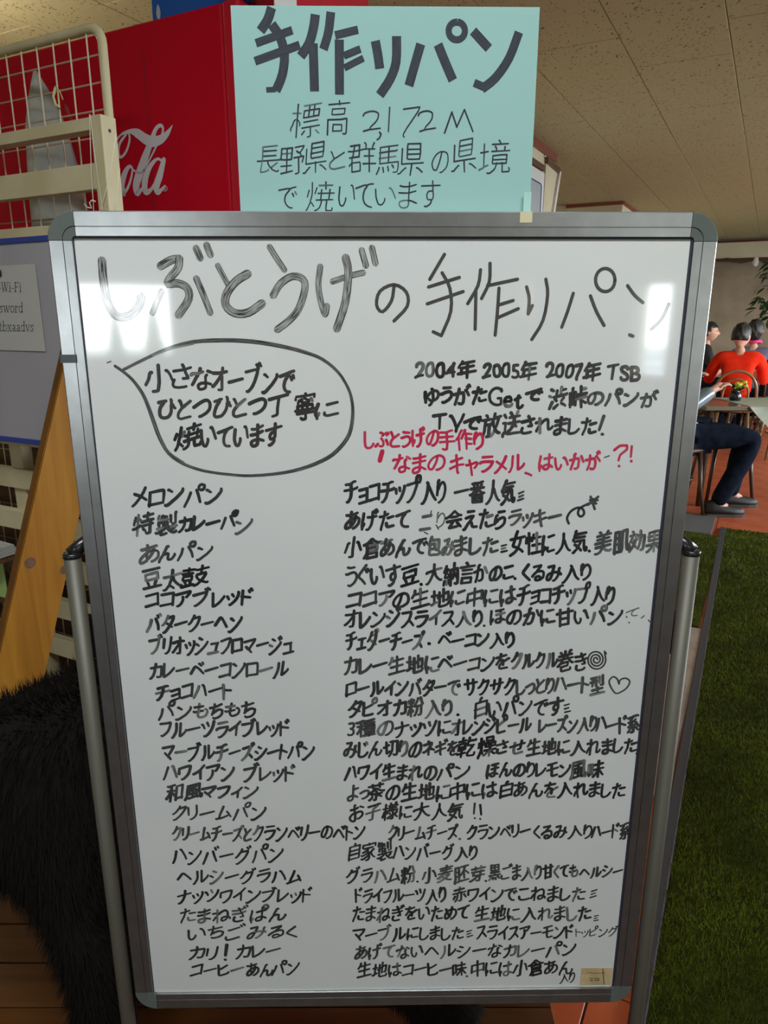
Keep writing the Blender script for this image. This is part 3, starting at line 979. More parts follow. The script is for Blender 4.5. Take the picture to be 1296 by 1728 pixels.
# ================================================================== WALL THINGS RIGHT OF THE SIGN
cab = empty('wall_panel', wpt(-1.60, 5.2, 0), -ROOM, 'white wall panel with rounded grey pane right of the teal sign', 'wall panel')
obj('case', bxm(.001, .02, -.55, .28, 1.2, 2.315, .003), M['white'], cab)
rr = .03
y1_, zt_ = .20, 2.23
outl = [(y1_ - .6, 1.35), (y1_, 1.35)] + [(y1_ - rr + rr * math.cos(k * math.pi / 12), zt_ - rr + rr * math.sin(k * math.pi / 12)) for k in range(7)] + [(y1_ - .6, zt_)]
bm = bmesh.new()
f = bm.faces.new([bm.verts.new((.0205, y, z)) for y, z in outl])
r = bmesh.ops.extrude_face_region(bm, geom=[f])
bmesh.ops.translate(bm, vec=(.003, 0, 0), verts=[g for g in r['geom'] if isinstance(g, bmesh.types.BMVert)])
bmesh.ops.recalc_face_normals(bm, faces=bm.faces[:])
obj('pane', bm, M['greypanel'], cab)
obj('pane_rim', tubem([(.0235, y, z) for y, z in outl], .005, 6, True), M['blueedge'], cab)
obj('trim_5', bxm(-1.60, -1.575, 3.5, 5.46, 2.325, 2.365, .003), M['brownwood'], kind='structure', room=True)

# cream framed notice hanging by a wire beside it
fn = empty('framed_notice', wpt(-1.60, 5.6, 0), -ROOM, 'cream framed notice with dark top edge hanging beside the white wall panel', 'framed notice')
def side_slab(name, pts, x0, x1, mt):
    bm = bmesh.new()
    f = bm.faces.new([bm.verts.new((x0, y - 5.6, z)) for y, z in pts])
    r = bmesh.ops.extrude_face_region(bm, geom=[f])
    bmesh.ops.translate(bm, vec=(x1 - x0, 0, 0), verts=[g for g in r['geom'] if isinstance(g, bmesh.types.BMVert)])
    bmesh.ops.recalc_face_normals(bm, faces=bm.faces[:])
    return obj(name, bm, mt, fn)
side_slab('notice_face', [(5.50, 1.60), (5.56, 1.60), (5.85, 2.385), (5.53, 2.39)], .004, .012, M['wall'])
side_slab('top_edge', [(5.525, 2.39), (5.85, 2.375), (5.87, 2.412), (5.515, 2.43)], .002, .03, M['brownwood'])
side_slab('side_edge', [(5.56, 1.60), (5.60, 1.60), (5.90, 2.395), (5.855, 2.385)], .002, .03, M['white'])
obj('hanging_wire', tubem([(.006, -.11, 2.42), (.004, -.105, 2.475)], .002, 5), M['blackplastic'], fn)
obj('hook', tubem([(.002, -.105, 2.465), (.012, -.105, 2.475), (.012, -.09, 2.487), (.002, -.09, 2.487)], .003, 5), M['blackplastic'], fn)

# ================================================================== FAR WALL THINGS
lv, lz = on_u(1275, 437, 12.6)
la = empty('wall_lamp', wpt(lv, 12.9, lz), -ROOM, 'small white lamp with dark arms below the far ceiling beam', 'lamp')
bm = bmesh.new(); lathe(bm, [(.0001, -.09), (.03, -.08), (.045, -.03), (.04, .03), (.0001, .05)], 0, 0, 16)
obj('shade', bm, M['white'], la)
obj('arm', tubem([(-.42, 0, .03), (-.2, 0, -.01), (0, 0, .02), (.2, 0, -.01), (.42, 0, .03)], .025, 8), M['brownwood'], la)
obj('mount', tubem([(0, 0, .02), (0, .2, .02)], .02, 8), M['brownwood'], la)

pv, pz = on_u(1297, 600, 11.5)
pln = empty('potted_plant', wpt(pv, 11.5, 0), -ROOM, 'tall dark green potted plant against the far wall at the right edge', 'plant')
bm = bmesh.new(); lathe(bm, [(.0001, .02), (.17, .02), (.22, .42), (.24, .42), (.24, .46), (.21, .46), (.20, .40), (.0001, .40)], 0, 0, 20)
obj('pot', bm, M['pot'], pln)
obj('trunk', tubem([(0, 0, .38), (.02, 0, .9), (-.02, .02, 1.5), (0, 0, 2.0)], [.04, .035, .03, .02], 8), M['bentdark'], pln)
leafm = D.meshes.new('leaf'); bm = bmesh.new()
lp = [(0, 0, 0), (.035, .05, .006), (.04, .11, 0), (0, .19, -.02), (-.04, .11, 0), (-.035, .05, .006)]
bm.faces.new([bm.verts.new(q) for q in lp]); bm.to_mesh(leafm); bm.free(); leafm.materials.append(M['leaf'])
for k in range(150):
    a = random.uniform(0, 6.28); zz = random.uniform(1.25, 2.1); rr = random.uniform(.05, .30) * (1 - abs(zz - 1.6) * .7)
    o = obj('leaf', leafm, None, pln)
    o.location = (math.cos(a) * rr, math.sin(a) * rr, zz)
    o.rotation_euler = (random.uniform(-1.1, .5), random.uniform(-.5, .5), a - 1.57)
    o.scale = (.8,) * 3

# added fill light housings, then an added warm globe brightening the left ceiling
for fx_, fy_, fw_ in FILL_LIGHTS:
    ff = empty('fill_fitting', (fx_, fy_, CEIL), 0, 'added fill light at the ceiling behind the viewer, %s of the two' % ('nearer' if fy_ > -1 else 'farther'), 'ceiling lamp', 'added fill lights')
    obj('housing', bxm(-.64, .64, -.15, .15, -.08, -.001, .004), M['white'], ff)
gl = empty('fill_globe', wpt(-2.95, 1.7, 2.18), 0, 'added warm white fill globe hanging left of the wire mesh panel', 'lamp')
bm = bmesh.new(); bmesh.ops.create_uvsphere(bm, u_segments=24, v_segments=16, radius=.11)
for f in bm.faces: f.smooth = True
gm = M['lamp'].copy(); gm.node_tree.nodes['Principled BSDF'].inputs['Emission Strength'].default_value = 46.0
obj('globe', bm, gm, gl)
obj('cord', tubem([(0, 0, .1), (0, 0, .318)], .006, 8), M['blackplastic'], gl)

# ceiling lamps along the right, just outside the picture
for k, (v, u) in enumerate([(0.65, 5.35), (0.62, 8.2), (0.62, 11.0)]):
    lp_ = empty('ceiling_lamp', wpt(v, u, CEIL), -ROOM, ['nearest', 'middle', 'farthest'][k] + ' of the three round warm ceiling lamps along the right', 'ceiling lamp', 'round ceiling lamps')
    bm = bmesh.new(); lathe(bm, [(.0001, -.075), (.10, -.07), (.17, -.045), (.19, -.02)], 0, 0, 24)
    obj('diffuser', bm, M['lamp'], lp_)
    bm = bmesh.new(); lathe(bm, [(.19, -.022), (.205, -.018), (.205, -.002), (.0001, -.002)], 0, 0, 24)
    obj('rim', bm, M['cream'], lp_)

# ================================================================== PEOPLE
def head_parts(root, hx, hy, hz, yaw, hair='short', tilt=0.0, brim=None):
    """head mesh (face, nose, ears, neck side) + hair + eyes, centred at (hx,hy,hz), looking along +y turned by yaw"""
    Mx = Matrix.Translation((hx, hy, hz)) @ Matrix.Rotation(yaw, 4, 'Z') @ Matrix.Rotation(tilt, 4, 'X')
    bm = bmesh.new()
    bmesh.ops.create_uvsphere(bm, u_segments=28, v_segments=20, radius=1)
    for v in bm.verts:
        x, y, z = v.co
        X, Y, Z = x * .075, y * .092, z * .112
        if z < -.1: X *= 1 - .32 * (-z) ** 1.3; Y = Y * (1 - .18 * (-z)) + (.012 if y > 0 else 0)
        if y > .7 and -.35 < z < .18: Y += .022 * max(0, 1 - abs(x) * 4.0) * (1 - abs(z + .12) * 2.4)      # nose
        if y > .7 and .1 < z < .3: Y -= .005                                                          # eye sockets
        if y > .6 and -.62 < z < -.48: Y += .005                                                       # lips
        v.co = Vector((X, Y, Z))
    for f in bm.faces: f.smooth = True
    bmesh.ops.transform(bm, matrix=Mx, verts=bm.verts[:])
    obj('head', bm, M['skin'], root)
    for s in (-1, 1):
        bm = bmesh.new(); bmesh.ops.create_uvsphere(bm, u_segments=12, v_segments=8, radius=1)
        for v in bm.verts: v.co = Vector((s * .074 + v.co.x * .010, -.004 + v.co.y * .017 - s * 0 + (v.co.z * .004), -.004 + v.co.z * .031))
        bmesh.ops.transform(bm, matrix=Mx, verts=bm.verts[:])
        obj('ear', bm, M['skin'], root)
        bm = bmesh.new(); bmesh.ops.create_uvsphere(bm, u_segments=10, v_segments=8, radius=.009)
        for v in bm.verts: v.co = Vector((v.co.x + s * .030, v.co.y * .6 + .082, v.co.z * .7 + .012))
        bmesh.ops.transform(bm, matrix=Mx, verts=bm.verts[:])
        obj('eye', bm, M['hair'], root)
    bm = bmesh.new()
    bmesh.ops.create_uvsphere(bm, u_segments=40, v_segments=28, radius=1)
    dead = []
    for v in bm.verts:
        x, y, z = v.co
        lo = -.50 if hair == 'short' else -1.0
        face = y > .42 and z < .42 and abs(x) < .92
        side = y > .05 and z < -.05
        if z < lo or face or side: dead.append(v); continue
        tp = 1 - .16 * max(0, -z) ** 1.0 if hair == 'short' else 1
        x, y = x * tp, y * tp
        k = 1 + .035 * math.sin(11 * x + 7 * z) + .03 * math.sin(17 * y + 5 * x) + random.uniform(-.012, .012)
        v.co = Vector((x * .087 * k, y * .104 * k - .004, z * .122 * k + .004))
    bmesh.ops.delete(bm, geom=dead, context='VERTS')
    for f in bm.faces: f.smooth = True
    bmesh.ops.solidify(bm, geom=bm.faces[:], thickness=.012)
    bmesh.ops.transform(bm, matrix=Mx, verts=bm.verts[:])
    obj('hair', bm, M['hair'], root)


def hand_into(verts, edges, rad, wr, direction, up, side):
    """append palm and five fingers as skinned chains; returns separate list of (verts, edges, radii) for the fingers"""
    d = Vector(direction).normalized(); u = Vector(up).normalized(); s = d.cross(u).normalized() * side
    w = Vector(wr); chains = []
    for i, (off, ln) in enumerate([(-.027, .062), (-.009, .072), (.009, .068), (.026, .054)]):
        b = w + d * .035 + s * off * .8
        k = w + d * .085 + s * off
        m = k + d * ln * .45 - u * .010
        t = k + d * ln * .80 - u * .030
        chains.append(([tuple(b), tuple(k), tuple(m), tuple(t)], [.0095, .0090, .0080, .0070]))
    b = w + d * .02 - s * .015
    chains.append(([tuple(b), tuple(b + d * .030 - s * .026 - u * .008), tuple(b + d * .060 - s * .034 - u * .016)], [.012, .010, .008]))
    return chains


def person(name, loc, rz, J, shirt, trousers, label, sleeve='long', head_yaw=0.0, tilt=0.0, hair='short', shoes=True, cat='person'):
    root = empty(name, loc, rz, label, cat)
    A = lambda k: J[k]
    names = ['pelvis', 'waist', 'chest', 'neckb', 'neck', 'shL', 'elL', 'wrL', 'palL', 'shR', 'elR', 'wrR', 'palR', 'hiL', 'knL', 'anL', 'toL', 'hiR', 'knR', 'anR', 'toR']
    E = [(0, 1), (1, 2), (2, 3), (3, 4), (2, 5), (5, 6), (6, 7), (7, 8), (2, 9), (9, 10), (10, 11), (11, 12), (0, 13), (13, 14), (14, 15), (15, 16), (0, 17), (17, 18), (18, 19), (19, 20)]
    R = [(.12, .09), (.11, .08), (.105, .07), .045, .048, .045, .042, .026, (.032, .016), .052, .042, .026, (.032, .016), .082, .056, .036, .03, .082, .056, .036, .03]
    V = [tuple(A(n)) for n in names]
    me = skin_mesh('body', V, E, R, 1, 0)
    # fingers join the same body mesh
    bm = bmesh.new(); bm.from_mesh(me)
    for sd, w, p in ((-1, 'wrL', 'palL'), (1, 'wrR', 'palR')):
        d = Vector(A(p)) - Vector(A(w))
        for vv, rr in hand_into(None, None, None, A(w), d, (0, 0, 1), sd):
            fm_ = skin_mesh('f', vv, [(i, i + 1) for i in range(len(vv) - 1)], rr, 1, 0)
            bm.from_mesh(fm_); D.meshes.remove(fm_)
    me2 = D.meshes.new('body'); bm.to_mesh(me2); bm.free(); D.meshes.remove(me)
    obj('body', me2, M['skin'], root)
    # shirt
    def lerp(a, b, t): return tuple(np.array(a) * (1 - t) + np.array(b) * t)
    endL = A('wrL') if sleeve == 'long' else lerp(A('elL'), A('wrL'), .02)
    endR = A('wrR') if sleeve == 'long' else lerp(A('elR'), A('wrR'), .02)
    sv = [A('pelvis'), A('waist'), A('chest'), tuple(np.array(A('neckb')) + np.array((0, -.012, .035))), A('shL'), A('elL'), endL, A('shR'), A('elR'), endR, lerp(A('chest'), A('shL'), .55), lerp(A('chest'), A('shR'), .55)]
    se = [(0, 1), (1, 2), (2, 3), (2, 10), (10, 4), (4, 5), (5, 6), (2, 11), (11, 7), (7, 8), (8, 9)]
    sr = [(.165, .125), (.150, .115), (.165, .12), .064, .070, .056, .045 if sleeve == 'long' else .062, .070, .056, .045 if sleeve == 'long' else .062, .10, .10]
    obj('shirt', skin_mesh('shirt', [tuple(q) for q in sv], se, sr, 2, 0), M[shirt], root)
    tv = [A('pelvis'), A('hiL'), A('knL'), A('anL'), A('hiR'), A('knR'), A('anR')]
    tv[3] = tuple(np.array(A('anL')) + np.array((0, 0, -.035))); tv[6] = tuple(np.array(A('anR')) + np.array((0, 0, -.035)))
    tv[0] = tuple(np.array(A('pelvis')) + np.array((0, 0, -.02)))
    te = [(0, 1), (1, 2), (2, 3), (0, 4), (4, 5), (5, 6)]
    tr = [(.155, .12), .098, .076, .058, .098, .076, .058]
    obj('trousers', skin_mesh('trousers', [tuple(q) for q in tv], te, tr, 2, 0), M[trousers], root)
    for a_, t_ in (('anL', 'toL'), ('anR', 'toR')):
        a0 = Vector(A(a_)); t0 = Vector(A(t_)); d = (t0 - a0); d.z = 0; d.normalize()
        s = Vector((-d.y, d.x, 0))
        base = min(a0.z - .075, 0) if False else 0.0
        bm = bmesh.new()
        rings = []
        for k, (l, wd, hgt) in enumerate([(-.075, .020, .055), (-.06, .034, .085), (-.01, .038, .10), (.05, .042, .075), (.12, .048, .055), (.17, .040, .042), (.20, .020, .03)]):
            ring = []
            for j in range(10):
                a = math.pi * j / 9
                ring.append(bm.verts.new(a0 * 1 + d * l + s * math.cos(a) * wd + Vector((0, 0, -a0.z + .018 + math.sin(a) * hgt))))
            rings.append(ring)
        for P_, Q_ in zip(rings, rings[1:]):
            for j in range(9): bm.faces.new((P_[j], P_[j + 1], Q_[j + 1], Q_[j])).smooth = True
            bm.faces.new((P_[9], P_[0], Q_[0], Q_[9]))
        bm.faces.new(rings[0]); bm.faces.new(rings[-1])
        bmesh.ops.recalc_face_normals(bm, faces=bm.faces[:])
        sh = obj('shoe', bm, M['shoe'], root)
        bm = bmesh.new()
        o_ = [(-.08, .022), (-.06, .038), (0, .041), (.06, .045), (.12, .051), (.18, .042), (.208, .02)]
        top = [a0 + d * l + s * w_ for l, w_ in o_] + [a0 + d * l - s * w_ for l, w_ in reversed(o_)]
        f = bm.faces.new([bm.verts.new((q.x, q.y, 0.001)) for q in top])
        r = bmesh.ops.extrude_face_region(bm, geom=[f])
        bmesh.ops.translate(bm, vec=(0, 0, .02), verts=[g for g in r['geom'] if isinstance(g, bmesh.types.BMVert)])
        bmesh.ops.recalc_face_normals(bm, faces=bm.faces[:])
        obj('sole', bm, M['sole'], sh)
    h = A('head')
    head_parts(root, h[0], h[1], h[2], head_yaw, hair, tilt)
    return root


def pose(**k):
    J = dict(pelvis=(0, 0, .52), waist=(0, .01, .68), chest=(0, .03, .86), neckb=(0, .04, .99), neck=(0, .05, 1.06), head=(0, .07, 1.145),
             shL=(-.185, .03, .945), elL=(-.25, .12, .72), wrL=(-.16, .33, .78), palL=(-.13, .40, .785),
             shR=(.185, .03, .945), elR=(.25, .12, .72), wrR=(.16, .33, .78), palR=(.13, .40, .785),
             hiL=(-.09, .06, .50), knL=(-.12, .44, .50), anL=(-.12, .40, .10), toL=(-.12, .52, .03),
             hiR=(.09, .06, .50), knR=(.12, .44, .50), anR=(.12, .40, .10), toR=(.12, .52, .03))
    J.update(k)
    return J


def gp_(px, t):
    d = ray(px, 700)
    return d[0] * t, d[1] * t


# red shirt, back to the viewer
rx_, ry_ = 3.46, 7.08
person('person', (rx_, ry_, 0), math.radians(-24), pose(), 'shirt_red', 'jeans',
       'person in a bright red short-sleeved shirt with black hair, seen from behind at the table', 'short', head_yaw=-.55, tilt=-.12)
# opposite, partly hidden behind the red shirt
behind = person('person', (4.12, 8.15, 0), math.radians(-32), pose(head=(.0, .05, 1.18)), 'shirt_blue', 'jeans',
       'person in a grey-blue top with black hair behind the one in red', 'long', head_yaw=-.3, hair='long')
# left, black top, face towards the right
person('person', (4.06, 9.30, 0), math.radians(-110), pose(), 'shirt_black', 'jeans',
       'person in a black top whose face shows just right of the whiteboard frame', 'long', head_yaw=-.2)
obj('scarf', tubem([(0, -.02, 1.055), (.06, .02, 1.065), (.07, .09, 1.055), (.02, .13, 1.045), (-.05, .10, 1.055), (-.06, .02, 1.065)], .018, 8, True), M['pink'], behind, 'bright pink scarf')

# near seated person, trousers and shoes in view; faces to the right
person('person', (2.04, 4.86, 0), math.radians(-90),
       pose(head=(.0, -.10, 1.16), neck=(0, -.10, 1.07), neckb=(0, -.10, 1.0), chest=(0, -.08, .87), waist=(0, -.04, .69), pelvis=(0, 0, .54), hiL=(-.09, .06, .53), hiR=(.09, .06, .53),
            shL=(-.185, -.09, .95), shR=(.185, -.09, .95),
            knR=(.13, .46, .54), anR=(.16, .22, .10), toR=(.16, .34, .03),
            knL=(-.08, .48, .53), anL=(-.10, .44, .10), toL=(-.10, .56, .03),
            wrR=(.19, .10, .86), palR=(.17, .17, .89), elR=(.24, -.10, .72),
            wrL=(-.14, .06, .92), palL=(-.11, .12, .94), elL=(-.24, -.08, .74)), 'silverblue', 'jeans',
       'seated person in navy trousers, black shoes and silver-blue top, cut off by the whiteboard', 'long')


# ================================================================== FURNITURE
def bentwood_chair(loc, rz, label, mt, z_top=.86, group='bentwood chairs round the tables'):
    """round seat, outer and inner bent hoop back, ring stretcher, four legs; faces +y, back at -y"""
    t = empty('bentwood_chair', loc, rz, label, 'chair', group)
    bm = bmesh.new(); lathe(bm, [(.0001, .435), (.185, .435), (.205, .445), (.205, .46), (.19, .468), (.0001, .462)], 0, 0, 28)
    obj('seat', bm, mt, t)
    zs = .45
    def hoop(w, zt, y0, r, name):
        pts = []
        for k in range(17):
            a = math.pi * k / 16
            x = -w * math.cos(a)
            z = zs + (zt - zs) * (math.sin(a) ** .55 if math.sin(a) > 0 else 0)
            pts.append((x * (1 - .1 * (1 - math.sin(a))), y0 - .05 * (z - zs) / (zt - zs), z))
        obj(name, tubem(pts, r, 10), mt, t)
    hoop(.20, z_top, -.16, .014, 'back_hoop')
    hoop(.125, z_top - .075, -.165, .011, 'inner_hoop')
    for sx, sy in ((-1, 1), (1, 1), (-1, -1), (1, -1)):
        obj('leg', tubem([(sx * .13, sy * .13, .44), (sx * .15, sy * .15, .2), (sx * .18, sy * .18, 0.001)], [.016, .014, .011], 10), mt, t)
    ring = [(.145 * math.cos(a * math.pi / 10), .145 * math.sin(a * math.pi / 10), .24) for a in range(20)]
    obj('stretcher', tubem(ring, .009, 8, True), mt, t)
    return t


bentwood_chair((3.42, 7.00, 0), math.radians(-24), 'light brown bentwood chair with round hoop back behind the red shirt', M['bentwood'], .83)
bentwood_chair((3.86, 6.85, 0), math.radians(-10), 'light brown bentwood chair cut off by the right edge of the photo', M['bentwood'], .84)
bentwood_chair((2.00, 4.86, 0), math.radians(-90), 'dark bentwood chair under the person in navy trousers', M['bentdark'], .84)
bentwood_chair((4.06, 9.30, 0), math.radians(-110), 'dark bentwood chair under the person in the black top', M['bentdark'], .80)
bentwood_chair((4.12, 8.13, 0), math.radians(-32), 'dark bentwood chair under the person in the grey-blue top', M['bentdark'], .80)
# dark low-backed chair in front of the near table
t = empty('dark_chair', (2.52, 5.20, 0), math.radians(0), 'low dark spindle-back chair tucked against the near table', 'chair')
bm = bmesh.new(); lathe(bm, [(.0001, .42), (.19, .42), (.205, .43), (.205, .445), (.0001, .45)], 0, 0, 24); obj('seat', bm, M['bentdark'], t)
arc = [(-.26, .14, .56), (-.25, .0, .62), (-.22, -.12, .675), (-.12, -.19, .69), (0, -.205, .692), (.12, -.19, .69), (.22, -.12, .675), (.25, 0, .62), (.26, .14, .56)]
obj('back_rail', tubem(arc, .016, 10), M['bentdark'], t)
for k in range(7):
    a = math.radians(-160 + k * 23.3)
    obj('spindle', tubem([(.17 * math.cos(a), .17 * math.sin(a), .44), (.215 * math.cos(a) * 1.05, .20 * math.sin(a), .672 if 1 < k < 5 else .655)], .007, 8), M['bentwood'], t)
for sx, sy in ((-1, 1), (1, 1), (-1, -1), (1, -1)):
    obj('leg', tubem([(sx * .12, sy * .12, .43), (sx * .17, sy * .17, 0.001)], [.016, .012], 10), M['bentdark'], t)


def table(loc, rz, w, d, label, z=.72):
    t = empty('dining_table', loc, rz, label, 'table', 'tables in the dining room')
    obj('table_top', bxm(-w / 2, w / 2, -d / 2, d / 2, z - .03, z, .006), M['tabletop'], t)
    for sx in (-1, 1):
        for sy in (-1, 1):
            obj('leg', tubem([(sx * (w / 2 - .06), sy * (d / 2 - .06), z - .03), (sx * (w / 2 - .05), sy * (d / 2 - .05), .001)], [.028, .02], 10), M['bentdark'], t)
    return t


T1 = (2.90, 5.21)
table((T1[0], T1[1], 0), 0, 1.36, .58, 'near dining table with glossy top beside the person in navy trousers')
table((5.0, 8.3, 0), 0, 1.0, .70, 'farther dining table beyond the person in red')
# grey-green cloth hanging over the near table's right part
bm = bmesh.new()
zc = .7215
x0, x1 = 2.52, T1[0] + .69
y0, y1 = T1[1] - .295, T1[1] + .28
n = 16
rowa = []
for i in range(n + 1):
    x = x0 + (x1 - x0) * i / n
    drop = .012 + .25 * min(1, i / (n * .24))
    wob = .008 * math.sin(i * 1.7)
    col = [(x, y1, zc), (x, y0 + .01, zc), (x, y0 - .004, zc - .008), (x, y0 - .010 + wob * .4, zc - drop * .5), (x, y0 - .014 + wob, zc - drop)]
    rowa.append([bm.verts.new(q) for q in col])
for a_, b_ in zip(rowa, rowa[1:]):
    for j in range(4): bm.faces.new((a_[j], a_[j + 1], b_[j + 1], b_[j])).smooth = True
bmesh.ops.recalc_face_normals(bm, faces=bm.faces[:])
tag(obj('tablecloth', bm, M['tcloth']), 'grey-green cloth hanging over the front of the near table', 'tablecloth')

# small dark vase with yellow flowers on the near table
px_, py_ = 1240, 676
d_ = ray(px_, py_); tt = (zc - 1.3) / d_[2]
fx, fy = d_[0] * tt, d_[1] * tt
fl_ = empty('flower_vase', (fx, fy, zc), 0, 'small dark vase with yellow-green flowers on the near table', 'vase')
bm = bmesh.new(); lathe(bm, [(.0001, .001), (.035, .001), (.045, .03), (.03, .06), (.022, .075), (.028, .085)], 0, 0, 18); obj('vase', bm, M['blackplastic'], fl_)
for k in range(9):
    a = random.uniform(0, 6.28); r = random.uniform(.02, .085)
    x, y, z = math.cos(a) * r + .03, math.sin(a) * r * .6, random.uniform(.09, .135)
    obj('stem', tubem([(0, 0, .05), (x * .5, y * .5, z * .7), (x, y, z)], .002, 5), M['leaf'], fl_)
    bm = bmesh.new(); bmesh.ops.create_icosphere(bm, subdivisions=2, radius=.018)
    for v in bm.verts: v.co = Vector((v.co.x + x, v.co.y + y, v.co.z * .6 + z)) + Vector([random.uniform(-.004, .004)] * 3)
    obj('flower', bm, M['yellow'], fl_)
for k in range(14):
    o = obj('leaf', leafm, None, fl_); a = random.uniform(0, 6.28)
    o.location = (math.cos(a) * .02, math.sin(a) * .02, random.uniform(.05, .09)); o.rotation_euler = (random.uniform(0, .9), 0, a); o.scale = (.4,) * 3

# things on the farther table
def on_table(px, py, z=.72):
    d = ray(px, py); t = (z - 1.3) / d[2]
    return d[0] * t, d[1] * t
cx, cy = 4.12, 7.55
bm = bmesh.new(); lathe(bm, [(.0001, 0.001), (.035, .001), (.042, .02), (.045, .12), (.041, .12), (.038, .02), (.0001, .012)], 0, 0, 20)
cup = obj('cup', bm, M['white'], loc=(4.62, 8.10, .7215)); tag(cup, 'white cup on the farther table at the right edge', 'cup')
for k, (x, y, c, h, nm, lb_) in enumerate([(4.58, 8.33, 'blackplastic', .10, 'dark_bag', 'small dark bag on the farther table left of the white cup'),
                                          (4.66, 8.50, 'silverblue', .05, 'folded_jacket', 'folded blue-grey jacket on the farther table in front of the cup')]):
    bm = bmesh.new(); bmesh.ops.create_icosphere(bm, subdivisions=3, radius=1)
    for v in bm.verts:
        q = v.co.copy()
        v.co = Vector((q.x * .10, q.y * .07, max(0.0, q.z * h * .7 + h * .35))) * (1 + .08 * math.sin(7 * q.x + 5 * q.y))
    for f in bm.faces: f.smooth = True
    o = obj(nm, bm, M[c], loc=(x, y, .7215)); tag(o, lb_, 'bag' if k == 0 else 'jacket')

